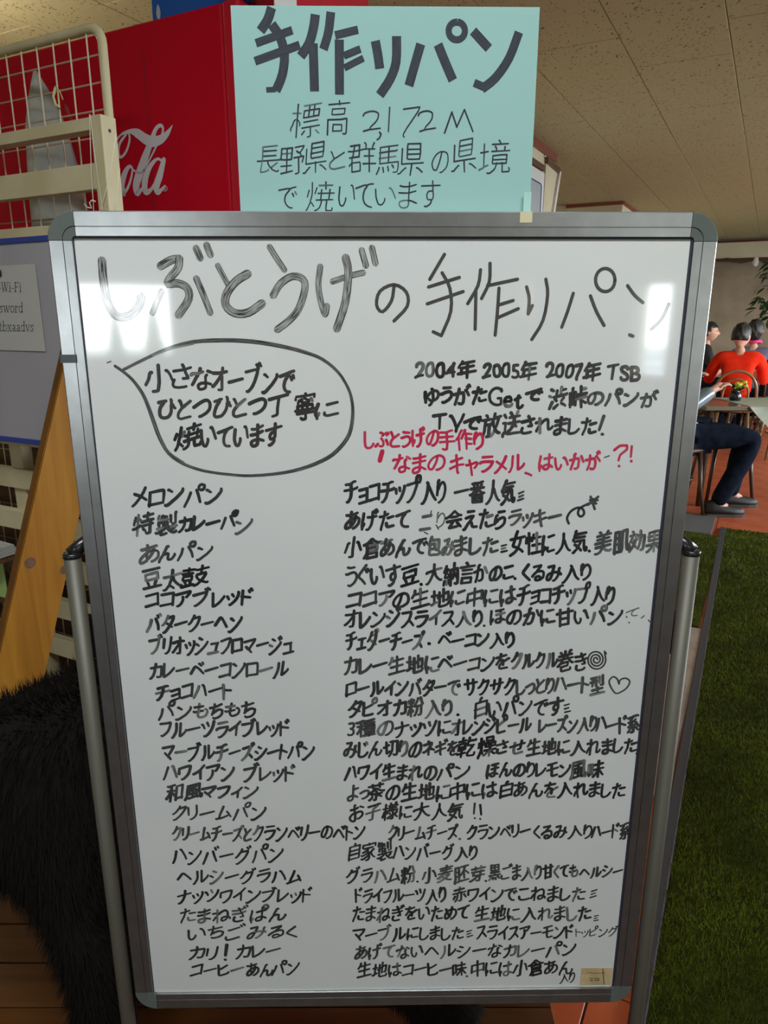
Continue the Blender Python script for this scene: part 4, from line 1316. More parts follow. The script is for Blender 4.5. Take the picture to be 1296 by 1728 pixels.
# ================================================================== HANDWRITING
# every glyph as pen strokes on a small grid: x, y, x, y ...
GL = {
 "!": [[15,62,15,32]],
 "\"": [[24,66,24,52],[12,66,12,52]],
 ",": [[13,21,15,18,14,14,13,11,10,9]],
 ".": [[]],
 "0": [[16,59,19,62,26,63,30,62,33,58,35,51,36,38,35,30,32,23,28,20,20,20,16,23,13,27,11,35,11,47,14,57,16,59]],
 "1": [[24,62,24,20]],
 "2": [[9,54,11,60,17,63,24,63,29,60,32,56,32,51,31,44,27,36,19,26,18,20],[10,17,18,20,35,20]],
 "3": [[26,42,27,40,29,39,32,35,32,27,31,24,26,20,22,19,13,20,12,23],[14,62,25,63,29,61,31,58,32,50,30,47,28,45,26,42],[22,42,26,42]],
 "4": [[30,56,26,55,23,53,20,48,17,46,17,45,14,43,13,36],[32,64,30,56,31,20],[9,34,13,36,37,35]],
 "5": [[32,63,16,63,16,45,24,44,31,40,33,37,33,33,33,26,28,21,23,19,14,20,10,23]],
 "7": [[12,63,34,62,33,56,16,20,18,16]],
 "?": [[12,61,16,63,18,63,21,62,22,59,22,52,21,49,14,37,14,30]],
 "B": [[14,41,30,41],[30,41,32,45,35,48,36,50,37,54,35,60,28,63,14,63,14,35,15,19,26,19,35,20,37,22,41,26,41,33,39,37,30,41]],
 "G": [[52,56,51,60,50,61,39,64,32,64,23,60,16,53,13,46,14,33,16,29,18,27,18,26,24,22,32,19,41,19,50,21,51,23,51,37,41,37]],
 "S": [[34,56,32,62,26,64,16,62,12,58,12,52,16,46,27,39,32,33,33,27,32,23,26,19,17,19,10,24,9,28]],
 "T": [[28,63,28,20],[10,63,45,63]],
 "V": [[6,66,9,65,10,63,23,32,24,30,28,28],[28,28,28,16],[45,64,37,44,35,43,35,41,33,38,32,32,30,29,28,28]],
 "e": [[12,34,13,26,18,20,20,19,30,19,35,21,37,25],[12,34,13,41,18,46,28,47,30,46,33,41,34,37,33,34,12,34]],
 "t": [[17,54,14,49,14,44,14,23,17,20,20,18,28,20,30,23],[7,44,14,47,24,47]],
 "、": [[15,27,17,26,23,20,24,18]],
 "あ": [[18,64,35,62,60,65],[36,72,34,54,35,49,33,44,35,30,36,28],[54,55,51,43,43,31,40,28,36,28,36,23,22,19,17,22,16,27,18,34,22,39,35,49,48,51,56,50,62,48,66,44,68,40,68,30,68,28,62,21,57,18,49,16]],
 "い": [[55,63,58,63,59,62,63,55,66,46,70,32],[18,64,18,41,21,30,24,23,28,20,32,19,36,21,41,30,41,36]],
 "う": [[30,71,38,69,56,68],[19,51,24,50,35,53,49,54,56,51,60,46,61,38,60,32,52,23,46,20,36,16,32,16,28,18]],
 "え": [[22,52,34,52,43,53,51,52],[39,35,46,32,50,19,51,18,54,16,68,16],[30,71,54,68],[14,17,19,17,33,33,39,35,40,39,49,49,51,52]],
 "お": [[59,63,72,56],[32,41,32,19,30,17,26,17,21,19,16,24,16,30,21,35,26,38,30,39,32,41],[32,41,44,44,55,44,62,41,64,38,66,35,66,30,64,24,56,19,50,17,46,18],[35,75,32,72,32,66,32,41],[17,58,32,58,47,61]],
 "か": [[62,62,72,41],[37,74,33,71,32,65,32,58,30,53,28,44,23,30,17,18],[14,54,30,55,34,56,46,56,51,52,52,40,50,26,48,21,43,17,35,17,33,18]],
 "が": [[58,62,60,62,62,59,70,44,71,41],[62,73,65,67],[69,76,71,75,74,70],[14,54,28,55,31,56,43,56,47,56,50,52,51,45,51,37,49,28,47,20,44,18,41,16,32,18,30,20],[32,70,31,56,29,53,28,45,22,30,16,17]],
 "き": [[23,33,22,25,24,21,28,18,34,16,54,16,58,20],[20,64,43,63,60,66],[20,49,43,48,66,51],[44,72,45,66,47,64,49,51,52,49,53,44,58,35,57,33,47,34]],
 "ぎ": [[22,35,20,34,20,32,19,24,21,20,24,18,33,15,53,16],[60,72,64,66],[68,75,72,69],[17,64,19,63,35,62,56,65],[16,49,45,48,61,51,64,51],[39,73,41,72,42,65,44,63,47,51,50,49,51,43,55,34,44,34]],
 "く": [[49,68,26,48,25,42,54,16]],
 "ぐ": [[58,59,60,59,61,58,64,52],[51,70,26,50,24,46,24,43,28,38,39,30,41,26,43,26,52,16],[51,56,55,49,57,48]],
 "げ": [[64,72,68,65],[24,36,22,28,19,26],[70,75,72,74,75,68],[56,70,56,37,55,28,53,24,49,18,44,14,39,15],[37,54,56,54,70,55],[19,68,16,47,16,32,17,26,19,26,19,18]],
 "こ": [[25,65,59,64],[22,35,21,26,24,22,29,19,33,18,56,18,64,19]],
 "ご": [[62,72,66,66],[24,64,33,63,58,64],[70,76,73,72,74,69],[20,35,20,26,24,20,29,18,43,16,62,18]],
 "さ": [[24,37,22,31,22,26,24,22,27,19,37,16,51,16,58,17],[20,59,43,58,65,62],[45,72,47,68,49,60,51,57,51,54,57,43,58,43,60,38,47,38]],
 "し": [[26,70,26,26,28,21,31,18,35,16,47,16,56,19,60,22,66,28]],
 "じ": [[49,64,53,56],[59,68,63,60],[26,70,25,24,29,18,35,15,48,16,56,19,66,27,66,29]],
 "す": [[48,50,36,50,32,46,30,41,32,35,34,32,37,31,44,32,45,30],[28,17,33,16,43,21,47,26,47,28,45,30],[14,62,71,62],[47,72,48,50,50,42,50,35,48,32,45,30]],
 "せ": [[28,67,27,32,29,22,32,19,37,18,61,18],[56,70,55,37,52,35,45,35],[12,50,46,54,70,55]],
 "た": [[43,32,43,24,46,20,52,18,69,18],[47,49,68,49],[15,60,29,59,33,60,41,60,47,62],[33,72,33,60,30,56,30,52,27,39,19,20,19,17]],
 "ち": [[29,41,30,39,39,43,45,45,52,45,60,41,64,38,64,34,63,26,60,22,54,18,47,16,32,16,29,20],[29,41,26,38,24,34],[16,61,35,60,59,63],[32,72,32,61,30,58,30,53,26,43,29,41]],
 "っ": [[22,44,41,50,54,51,60,48,64,43,64,34,62,28,59,25,49,20,41,18,36,18]],
 "つ": [[15,52,32,58,47,61,53,61,59,60,66,54,68,49,68,41,66,35,64,32,57,26,49,23,41,21,34,21]],
 "て": [[49,64,47,60,41,55,39,51,36,43,36,34,40,26,45,22,51,19,60,17],[15,62,39,65,49,64,58,66,67,66]],
 "で": [[66,55,71,48],[49,64,47,60,41,54,37,49,35,42,35,35,39,27,44,22,51,18,58,17],[58,52,62,45],[14,62,42,65,51,64,55,66,66,66]],
 "と": [[25,70,27,68,31,58,35,49],[35,49,35,47,31,44,25,37,24,33,24,26,26,22,32,18,37,17,52,17,64,18],[35,49,41,50,61,61]],
 "な": [[34,72,33,61],[58,61,70,54],[55,52,52,49,53,31],[53,31,41,32,35,30,32,27,32,24,32,20,34,18,35,16,41,15,50,16,53,20,53,31],[29,58,30,54,28,51,20,35,16,30],[53,31,56,28,58,28,67,23],[12,57,14,60,27,59,29,58,33,61,35,60,44,62]],
 "に": [[38,33,37,28,39,24,43,21,47,20,68,20],[25,36,23,28,19,26],[42,62,66,62],[20,69,17,47,17,28,19,26,19,17]],
 "ね": [[29,51,35,52,39,56,48,60,58,61,60,60,64,56,66,49,66,35,65,32],[65,32,56,33,47,33,43,29,43,22,45,20,48,18,58,19,64,24,65,32],[65,32,67,28,70,27,74,24,74,20],[27,42,22,40,13,27],[14,58,28,59],[30,71,30,60,28,59,29,51,27,44,28,16]],
 "の": [[43,66,51,66,60,62,64,58,67,52,69,41,66,30,61,24,49,18,47,17,45,18,42,18],[43,66,42,55,39,41,32,27,30,24,25,23,22,24,18,26,14,35,14,42,18,52,21,55,21,56,26,61,36,66,43,66]],
 "は": [[58,30,57,22,54,18,46,16,40,18,37,20,36,21,35,25,36,28,39,32,49,33,56,33,58,30],[58,30,65,28,72,23],[24,35,22,28,18,26],[37,57,60,56,70,58],[57,70,56,51,58,30],[20,70,16,47,16,27,18,26,18,17]],
 "ぱ": [[22,35,20,27,16,25],[56,32,56,23,53,18,49,16,43,16,38,17,36,19,35,20,33,24,34,27,37,30,43,32,56,32],[56,32,58,29,63,28,70,22],[68,76,73,75,75,70,74,66,70,64,67,64,63,69,64,74,66,75,68,76],[35,56,60,56,68,57,70,60],[58,72,55,69,56,32],[18,69,18,64,14,43,14,28,16,25,17,16]],
 "ひ": [[59,47,64,49],[16,64,39,66],[60,52,63,51,64,47,70,39],[33,65,32,60,23,49,20,37,20,28,22,22,26,18,32,16,41,16,48,18,52,22,55,26,58,33,59,47,58,50,60,52,60,54,58,60,58,65,56,68]],
 "ぶ": [[37,45,44,37,48,30,48,21,45,18,42,16,32,16,28,19],[62,39,68,30,70,22],[69,66,72,60],[60,63,64,56],[11,22,22,29],[33,68,35,69,48,62,48,59,46,56,41,56]],
 "ほ": [[56,30,56,22,54,18,50,17,44,17,41,18,38,20,36,22,36,28,38,30,43,32,54,32,56,30],[56,30,62,29,71,23],[24,35,22,28,18,26],[56,66,56,30],[38,49,70,50],[39,66,56,66,68,67],[20,70,16,47,16,27,18,26,18,17]],
 "ま": [[45,30,45,22,42,17,34,15,26,16,24,18,22,20,21,24,22,28,25,30,31,32,43,32,45,30],[45,30,49,30,52,29,65,22],[21,48,44,47,64,49],[44,72,45,30],[22,64,31,62,48,62,63,64]],
 "み": [[25,67,45,68],[45,68,45,63,39,51,38,46],[38,46,35,43,33,38,28,26,24,23,20,22,16,23,14,26,13,28,14,34,18,41,26,45,32,46,38,46],[67,54,64,51,64,41,60,29,55,22,50,18,47,16,42,16],[38,46,48,45,63,39,66,35,68,35,71,33,72,30]],
 "め": [[37,30,40,28],[22,66,29,45,33,36,37,34],[51,70,49,60,47,58,47,55,44,46,39,35,37,34,37,30,33,29,29,24,24,22,20,22,16,25,14,32,17,44,20,48,24,51,28,56,40,60,52,60,56,58,64,54,68,47,69,39,68,31,63,24,58,20,52,17,46,16]],
 "も": [[13,44,15,42,27,40,48,41],[34,71,31,41,30,37,30,27,32,22,35,18,41,16,51,16,60,19,64,24,66,32,65,38,62,43,60,45,56,46],[16,61,33,58,48,59]],
 "ゆ": [[44,73,46,72,47,70,47,64,48,59,47,33,47,30,44,27,43,23,41,19,37,15,34,15],[18,41,22,43,27,51,35,58,43,61,55,62,64,58,68,51,68,39,64,31,55,27,44,27,43,28,39,29,32,35,32,37],[19,66,17,43,18,41,19,28]],
 "よ": [[42,33,27,33,21,32,18,29,18,26,18,22,20,19,27,16,35,16,40,18,43,24,42,33],[42,33,45,31,49,31,63,23],[41,56,64,57],[41,71,42,33]],
 "ら": [[32,70,55,66],[23,37,29,39,36,44,43,46,53,46,57,45,60,43,64,39,64,30,63,26,57,20,45,16,31,16,29,18],[28,60,24,58,22,41,23,37,22,33]],
 "り": [[24,56,29,55],[25,51,28,53,32,60,37,64,44,68,49,68,53,66,58,58,60,49,60,43,57,30,52,24,46,20,37,16,34,16],[30,74,26,71,26,65,24,54,25,51,24,47,24,36]],
 "る": [[51,18,49,26,43,30,34,30,30,27,30,26,30,20,33,17,39,16,47,16,51,18],[25,68,53,68],[53,68,52,64,37,51,38,48],[18,35,24,41,34,47,51,47,58,45,62,42,64,37,64,27,62,22,58,19,51,18]],
 "れ": [[27,42,22,40,18,34,14,29,13,24],[29,50,33,51,39,56,47,60,51,61,58,60,60,56,60,47,58,35,59,21,62,19,67,19,73,22,75,26],[14,58,28,59],[30,71,30,60,28,59,29,50,27,44,28,16]],
 "を": [[16,64,40,63,57,65],[68,50,65,50,52,44,46,43,44,39,41,39,35,35,30,30,29,26,29,22,30,20,35,16,62,16],[28,51,31,49,41,49,45,47,46,43,46,29],[35,72,35,67,32,63,31,58,28,53,28,51,16,38]],
 "ん": [[28,44,32,43,36,44,43,44,45,43,46,39,46,23,48,19,51,17,58,17,64,20,72,32,70,35],[45,71,40,70,39,66,38,66,37,63,28,47,28,42,25,39,18,27,15,17]],
 "ア": [[17,66,67,66,67,61,63,56,54,47,52,47],[41,52,41,42,39,35,35,26,28,19,25,18,22,18]],
 "ィ": [[43,42,43,14],[18,33,32,38,37,41,43,42,44,45,49,48,58,56]],
 "イ": [[45,52,46,17],[16,41,35,48,40,51,45,52,47,55,62,67]],
 "ェ": [[42,51,42,19],[23,51,61,51],[20,18,64,18]],
 "エ": [[41,62,41,22],[14,22,69,22],[16,60,19,62,65,62]],
 "オ": [[16,26,19,27,30,35,43,47,45,50,49,52],[17,58,47,58,49,56,52,58,68,58],[51,70,51,60,49,56,49,52,51,51,51,21,50,18,49,17,38,18]],
 "カ": [[18,58,64,57,65,54,64,37,62,24,60,20,58,18,46,18,45,20],[39,71,39,58,37,54,37,46,34,37,28,26,21,20,19,18,16,18]],
 "キ": [[16,33,35,37,41,37,45,39,68,41],[17,55,23,55,60,61],[37,71,38,60,40,56,42,40,44,35,44,30,46,20,47,16,49,16]],
 "ギ": [[60,73,64,66],[68,76,72,70],[16,54,22,54,60,60],[14,33,17,32,34,35,39,35,44,37,66,40],[35,70,36,66,37,56,39,54,39,49,41,39,43,34,43,29,45,16,48,14]],
 "ク": [[37,62,63,62,64,56,57,41,52,34,45,27,30,18,22,18],[39,72,37,62,34,62,30,55,24,49,16,45]],
 "グ": [[60,73,64,68,64,66],[33,60,60,60,61,56,54,40,53,39,50,33,41,24,28,16,24,15,20,16],[70,75,72,70],[37,70,33,60,32,60,20,47,15,43,12,43]],
 "ゲ": [[49,56,49,49,46,37,41,27,32,16,25,16],[60,72,64,66],[68,75,70,74,72,68],[27,56,68,56,71,53],[30,69,27,60,27,56,24,55,18,45]],
 "コ": [[20,23,64,23],[22,63,64,62,64,18]],
 "サ": [[55,70,55,43,52,31,49,25,45,21,38,16,36,17],[28,70,28,36],[12,55,71,55]],
 "シ": [[28,69,37,63,40,62],[17,52,20,51,28,45],[18,19,22,18,25,18,45,27,45,28,47,28,47,30,49,30,54,33,63,42,68,49,69,52]],
 "ジ": [[16,52,28,45],[57,68,60,65,61,61],[19,18,24,18,30,20,47,28,55,35,64,43,68,49,68,52],[28,68,38,61],[66,72,71,65]],
 "ス": [[47,39,49,38,64,22,66,19],[22,65,57,65,58,61,54,52,48,43,47,39,44,38,26,22,18,19]],
 "ズ": [[45,37,47,37,62,22,64,19],[68,76,70,75,72,70],[20,64,62,64,64,66,64,68,60,74],[56,63,56,60,54,54,47,42,45,37,42,37,38,32,27,23,16,18]],
 "タ": [[37,63,63,63,63,55,59,46,54,37,44,28,35,21,27,17,22,17],[36,46,39,45,49,38,54,33,56,33,57,32,60,30],[39,72,37,63,34,62,29,55,22,48,18,45,15,45]],
 "ダ": [[69,75,73,69],[35,62,62,61],[34,45,45,37,48,36,51,32,52,32,58,28],[60,74,64,67,62,61,62,57,59,49,52,37,41,26,34,20,24,15,19,16],[41,72,37,71,35,62,32,61,27,54,14,43]],
 "チ": [[14,47,70,47,72,49],[43,65,43,45,40,30,37,25,31,19,28,17,24,17],[21,65,43,65,45,66,58,69,64,68]],
 "ッ": [[22,51,26,40],[62,54,63,53,62,45,58,36,54,30,49,24,39,17,33,14,31,15],[39,54,43,45]],
 "ツ": [[37,68,43,54],[67,64,63,50,55,36,45,26,44,26,43,24,37,21,31,18,25,19],[13,64,17,63,23,49]],
 "ト": [[33,50,39,49,63,40],[33,70,33,18]],
 "ド": [[53,66,56,60],[31,49,38,48,61,39],[60,71,62,70,65,64],[30,70,31,16]],
 "ナ": [[15,53,70,53],[44,70,44,45,41,34,39,28,31,20,30,20,28,18,21,18]],
 "ネ": [[42,40,42,17],[54,37,56,38,69,31],[42,72,43,62],[19,61,58,61,58,58,58,56,49,47,43,43,42,40,37,39,32,36,17,31,13,32]],
 "ハ": [[49,65,52,64,55,58,65,34,69,22],[32,64,31,58,26,41,20,27,16,21]],
 "バ": [[69,74,73,68],[52,62,64,34,68,20],[31,61,25,39,15,20],[60,72,62,69,64,64]],
 "パ": [[52,62,64,34,68,20],[31,61,25,39,15,20],[67,61,70,61,72,62,74,66,74,71,68,74,64,73,61,70,61,65,65,61,67,61]],
 "ヒ": [[25,47,41,51,62,58],[25,69,25,30,26,24,27,22,33,19,54,19,66,20,68,24]],
 "ピ": [[22,46,27,46,34,48,57,56,58,56,61,62],[61,62,60,64,60,71,65,74,69,74,70,72,72,69,71,63,68,61,64,61,61,62],[22,68,23,22,25,20,30,18,52,18,62,19]],
 "フ": [[19,65,62,65,64,64,64,60,60,48,54,35,46,28,37,22,30,18,25,20]],
 "ブ": [[17,64,62,63],[68,77,70,76,72,72,75,70],[59,75,61,74,64,69,64,65,62,63,62,54,55,38,45,26,43,26,41,24,29,18,24,19]],
 "プ": [[62,63,62,54,58,45,52,33,45,26,43,26,42,24,37,22,29,18,24,19],[18,64,62,63],[62,63,63,72,66,75,71,75,74,74,75,71,75,67,73,63,62,63]],
 "ヘ": [[15,37,31,56,33,58,37,59,40,58,48,50,68,28,70,25]],
 "ベ": [[52,64,55,64,60,55,62,55],[15,36,30,55,33,57,36,58,39,56,47,49,69,24],[66,66,69,60]],
 "マ": [[42,32,43,28,48,24,52,18],[27,43,37,33,42,32],[15,63,67,62,66,57,58,47,42,32]],
 "ミ": [[28,69,45,66,61,61],[21,28,38,24,58,18],[25,49,52,43,56,42,57,39]],
 "ム": [[39,69,35,56,26,28,25,22],[14,22,33,22,64,26],[56,43,63,32,64,26,67,24,69,18]],
 "メ": [[60,68,54,52,52,51,52,49,45,39,38,32,29,24,24,21,23,20,19,18],[26,57,45,45,48,40,52,39,65,26]],
 "モ": [[38,65,39,22,43,18,66,18],[16,45,68,45],[21,66,63,65]],
 "ャ": [[32,58,33,51,33,47,35,45,43,15,44,13],[18,43,21,42,35,45,37,46,42,46,52,49,60,49,62,46,62,44,55,35,51,33]],
 "ヤ": [[14,52,60,61,66,61,66,56,62,51,53,41,51,41],[25,72,27,72,28,69,31,55,33,53,34,45,42,17]],
 "ュ": [[55,49,55,43,52,20],[18,20,64,20],[26,51,55,49,59,51]],
 "ョ": [[26,36,59,36],[24,53,59,52,59,18,24,18]],
 "ラ": [[15,48,18,51,65,50,64,45,61,37,54,28,47,23,40,19,35,17,28,18],[24,68,62,68]],
 "リ": [[58,68,58,41,54,29,49,22,47,22,47,21,41,18,37,17,33,18],[25,68,25,38]],
 "ル": [[47,68,47,21,52,21,64,29,71,35,72,39],[28,68,28,47,26,35,20,24,16,18,13,18]],
 "レ": [[25,68,26,20,32,20,51,28,62,37,68,42,68,44]],
 "ロ": [[19,23,19,19],[19,23,19,64,64,64,65,63,65,23,19,23]],
 "ワ": [[18,45,18,65,63,65,65,64,65,58,63,49,60,41,56,33,51,28,42,21,35,18,30,18]],
 "ン": [[22,66,24,66,32,58,34,57],[18,20,22,18,30,20,41,26,52,32,66,46,70,52,70,58]],
 "・": [[]],
 "ー": [[16,44,68,44]],
 "一": [[11,45,73,45]],
 "丁": [[44,68,44,18,43,16,41,14,28,14],[12,68,72,68]],
 "中": [[15,37,69,37],[42,75,42,13],[15,33,15,62,69,62,69,33]],
 "乾": [[14,47,37,47],[50,64,74,64,75,66],[64,48,62,43,60,41,60,40,56,35,54,32,49,26,49,25,48,24,47,17,48,15,52,14,69,14,71,14,73,17,74,23],[26,36,26,13],[11,26,39,26],[12,68,39,68],[28,77,26,75,26,57],[37,55,37,37,26,36,14,37,14,38,14,57,36,57,37,55],[47,49,64,48,68,49],[52,75,50,64,48,63,45,56,43,55,37,55]],
 "二": [[18,64,66,64,69,67],[12,20,72,20]],
 "人": [[41,54,45,52,48,42,54,31,63,20,71,16],[42,74,41,54,39,53,37,45,32,32,21,20,20,20,14,15,10,15]],
 "会": [[35,37,35,33,24,21,22,16],[22,16,27,16,57,18,62,20],[24,56,28,52,57,52,61,57],[14,38,70,38],[54,30,60,25,62,20,64,19,68,14],[9,52,14,52,22,56,24,56,25,58,32,63,39,70,43,72,58,59,70,52,72,53]],
 "作": [[50,47,72,47],[50,31,72,31],[11,47,16,53,20,54],[50,63,50,13],[43,64,74,63],[31,76,28,74,22,62,20,57,21,13],[45,74,43,64,40,62,38,58,32,49]],
 "倉": [[23,44,60,44],[37,62,40,62,45,58,45,52],[19,57,20,54,23,52],[21,28,25,27],[25,27,25,14,62,14,62,17,61,27,25,27],[23,52,60,52,60,37,59,35,23,36],[11,55,19,57,28,62,41,72,45,71,52,64,63,58,70,56,75,57],[23,52,23,36,21,28,13,16]],
 "入": [[42,56,40,54,39,48,34,37,25,24,14,15,9,15],[38,66,41,62,42,56,45,54,57,32,59,30,59,29,63,24,72,16]],
 "出": [[19,68,19,49,65,49,65,68],[42,75,42,18],[68,38,68,13],[16,38,16,18,17,17,68,17]],
 "切": [[51,69,49,43,47,33,43,26,39,20,32,14],[10,53,19,54,22,56,33,58],[39,69,72,68,70,35,68,17,63,14,56,14,52,17],[19,72,20,28,26,29,35,33]],
 "効": [[24,75,27,71,27,64],[36,56,42,47],[20,57,19,54,12,45],[49,58,71,58,71,41,69,18,66,14,59,13],[56,74,56,51,55,39,51,25,46,17],[13,64,41,64],[33,46,32,38,28,31,22,23,13,15],[22,41,27,35,28,31,33,27,36,23]],
 "包": [[26,66,66,65,66,43,64,33,62,30,60,30,55,30,52,32],[18,57,22,52],[22,52,47,52,47,35,22,35],[22,52,22,20,23,18,25,16,30,14,66,14,71,16,72,19,72,25],[32,77,30,75,27,72,26,66,22,64,18,57,12,53]],
 "味": [[13,31,13,68,27,68,27,31,13,31],[13,31,13,25],[38,63,70,63],[32,19,34,20,41,27,48,37,53,40,56,39,59,36,62,31,66,26,66,25,72,19],[53,74,53,13],[35,45,51,45,53,44,56,45,73,45]],
 "和": [[47,22,69,22],[12,53,39,53],[26,71,26,13],[10,24,10,26,12,27,18,36,21,44,24,45,26,46,28,44,32,43,37,37,38,33],[11,70,14,69,37,74],[47,16,47,68,69,68,69,17]],
 "地": [[39,68,40,17,42,15,46,14,67,14,70,15,72,16,74,23],[11,57,29,57],[20,74,20,32],[54,75,54,30],[33,47,39,48,41,51,52,54,55,57,60,58,66,60,70,60,70,35,67,32,63,32],[11,26,19,29,20,32,27,32,29,33]],
 "型": [[68,74,68,43,67,41,62,41,57,42],[54,71,54,51],[36,72,36,42],[13,57,45,57],[22,72,21,52,18,45],[43,37,43,16],[19,30,65,30],[15,72,43,72],[11,15,73,15]],
 "境": [[43,65,45,61,45,56],[58,32,58,14,71,14,72,15,73,19,71,22],[61,64,60,56],[28,14,30,13,33,13,41,18,44,22,46,28,46,32],[38,40,66,40],[50,77,52,74,53,70],[12,57,27,57],[20,74,20,28],[37,70,69,70],[35,56,71,56],[46,32,66,32,66,49,58,49,38,48,38,33,39,32,46,32],[11,24,18,26,20,28,28,30]],
 "大": [[41,51,44,54,72,54],[42,74,41,51,39,49,37,39,33,33,28,26,20,18,14,14,10,15],[9,51,12,54,39,54,41,51,44,50,51,33,60,22,70,15,74,16]],
 "太": [[32,28,36,24,37,24,45,15],[42,74,41,57,43,52,45,51,47,43,52,34,58,26,65,18,71,14,73,15],[12,56,39,56,43,54,45,56,72,56],[43,54,39,51,38,43,35,38,35,36,33,33,32,28,29,27,22,20,18,16,16,16,14,14,10,15]],
 "女": [[57,57,56,51,54,42,48,33,46,28],[14,14,31,19,40,24,42,28],[12,58,72,58],[38,76,33,62,33,58,30,54,29,50,24,41,24,37,40,30,42,28,46,28,47,26,52,24,53,23,58,21,68,15]],
 "子": [[60,70,57,63,43,55,42,53,41,14,37,13,29,13],[12,43,72,43],[19,70,70,70]],
 "家": [[54,39,61,26,66,20,72,17],[41,74,42,70],[12,18,15,17,21,19,35,26,41,31,46,32],[12,32,14,30,18,31,31,36,39,41,41,42],[16,43,25,45,33,50,38,51],[23,56,61,56],[46,37,47,20,45,17,41,13,33,13],[14,59,14,69,42,70,69,69,70,68,70,59],[39,56,38,53,39,48,41,46,41,42,44,41,46,37],[46,37,54,39,54,41,60,45,61,47,62,47,63,48,66,48]],
 "寧": [[38,64,46,60],[60,60,64,54],[41,74,42,70],[28,15,31,12,41,13,42,16,42,26],[31,60,32,54,35,52,53,52,53,57],[24,59,20,52],[49,45,49,34],[34,45,34,34],[19,35,20,45,64,45,65,35],[12,34,72,34],[13,62,14,69,42,70,70,69,70,62],[17,26,67,26]],
 "小": [[42,74,42,16,41,14,38,13,30,13],[26,58,22,57,18,42,12,30],[59,57,61,57,66,48,73,30]],
 "峠": [[24,77,22,75,22,28],[53,32,58,32,70,24],[53,67,69,67],[53,75,53,53],[53,41,53,13],[39,53,74,53],[13,28,32,28],[32,62,32,24],[12,62,12,20],[38,42,74,42]],
 "巻": [[21,75,24,73,26,70,26,64],[28,51,26,42],[57,50,58,45,64,40,71,35,74,36],[49,63,49,58,51,56,52,51],[64,75,60,74,57,69,56,64],[26,42,27,40,52,40,54,39,53,28,26,28,26,16,28,14,60,13,62,14,64,16,64,20],[12,33,17,36,22,41,26,42],[40,75,39,68,35,63,35,60,33,56,33,51],[16,64,68,64],[12,51,72,51]],
 "年": [[24,30,24,50,67,50],[46,66,46,13],[26,67,70,66],[12,30,73,30],[28,75,26,70,26,67,22,66,15,54]],
 "性": [[20,75,20,12],[12,62,10,47],[38,39,69,39],[39,60,72,60],[54,74,54,16],[33,15,72,15],[28,62,30,55,35,52,36,54,37,58,39,60,41,71]],
 "手": [[16,54,68,54],[42,71,41,15,40,14,36,13,28,13,24,15],[12,37,73,37],[16,70,42,71,62,75,66,74]],
 "放": [[68,62,67,53,64,41,60,34,58,33],[21,76,24,75,26,70],[41,14,49,19,54,24,54,26,58,28],[58,28,66,18,71,15,73,15],[58,33,58,28],[35,45,33,17,32,14,25,14],[35,45,42,46,45,51,48,52],[20,49,35,49,35,45],[11,63,39,63],[20,63,19,32,16,24,12,15],[51,62,74,62],[52,75,51,68,51,62,49,61,48,58,48,52,50,52,51,45,54,35,58,33]],
 "果": [[12,16,18,18,27,24,35,32,37,35],[47,35,49,31,52,28,63,20,70,17,74,18],[20,60,64,60],[42,72,42,13],[42,72,64,72,64,48,42,47,20,48,20,72,42,72],[12,36,37,36,37,35,49,36,72,36]],
 "様": [[43,75,46,69,46,66],[71,38,64,30],[55,33,58,32,60,30,64,30],[65,75,63,71,62,66],[64,30,62,26,68,20,73,17],[33,18,47,25],[40,37,43,32],[12,59,30,59],[39,57,70,57],[35,47,73,47],[37,66,72,66],[22,75,22,13],[10,26,10,30,14,36,17,45,21,48,26,47,30,41,30,37],[54,66,54,39,55,33,54,32,54,14,53,13,47,13]],
 "標": [[66,23,73,16],[39,41,70,41],[35,18,41,24],[54,31,54,14,52,12,47,12],[12,59,30,59],[60,72,60,50],[49,72,49,49],[60,50,72,50,72,62,51,63,38,63,38,50,60,50],[35,31,74,31],[36,72,74,72],[22,75,22,13],[10,26,10,30,14,36,17,45,21,47,27,45,31,39,30,35]],
 "気": [[25,68,71,68],[26,57,64,57],[18,47,60,47,61,28,62,21,65,15,70,13,73,15,74,22,72,24],[14,14,16,14,20,16,21,17,22,17,23,18,24,18,30,22,37,30,45,40],[21,37,33,30,35,28,41,24,49,17],[29,77,26,75,25,68,22,67,18,58,12,52]],
 "渋": [[53,65,70,65],[12,54,20,51],[31,15,45,23],[24,35,14,16],[35,43,40,37],[66,41,58,33],[38,68,38,51],[58,24,64,21,64,20,66,20,72,14],[16,74,24,70],[53,75,53,51],[30,50,74,50,76,52]],
 "焼": [[14,60,11,46],[59,35,59,19,60,14,72,13,74,16,74,19],[21,33,24,32,30,24],[32,63,28,51],[64,58,64,36],[43,58,43,36,46,33,45,27,43,20,40,17,35,14,32,14],[35,50,73,50],[53,75,53,60],[38,68,70,68],[34,36,73,36],[22,75,22,47,20,35,21,33,19,30,17,23,12,15]],
 "燥": [[20,32,24,30,27,23],[56,30,52,28,52,13],[13,60,12,49,10,46],[29,62,26,51],[52,39,57,43],[57,43,57,54,71,54,70,43,57,43],[48,43,48,54,35,54,35,43,48,43],[32,16,35,16,42,22,50,30],[62,63,64,63,64,74,43,74,41,74,41,63,62,63],[48,43,52,39,52,32,58,28,62,22,64,22,70,16,73,16],[20,74,20,32,18,30,16,22,12,15,12,12],[33,32,48,32,50,30,56,30,57,32,73,32]],
 "特": [[44,30,49,24],[54,75,54,52],[41,67,70,67],[14,60,30,60],[37,52,73,52],[37,39,73,39],[64,52,64,15,63,14,60,13,54,13,52,15],[23,75,23,13],[11,34,21,36,24,39,30,39,33,43],[14,69,14,60,11,52,12,47]],
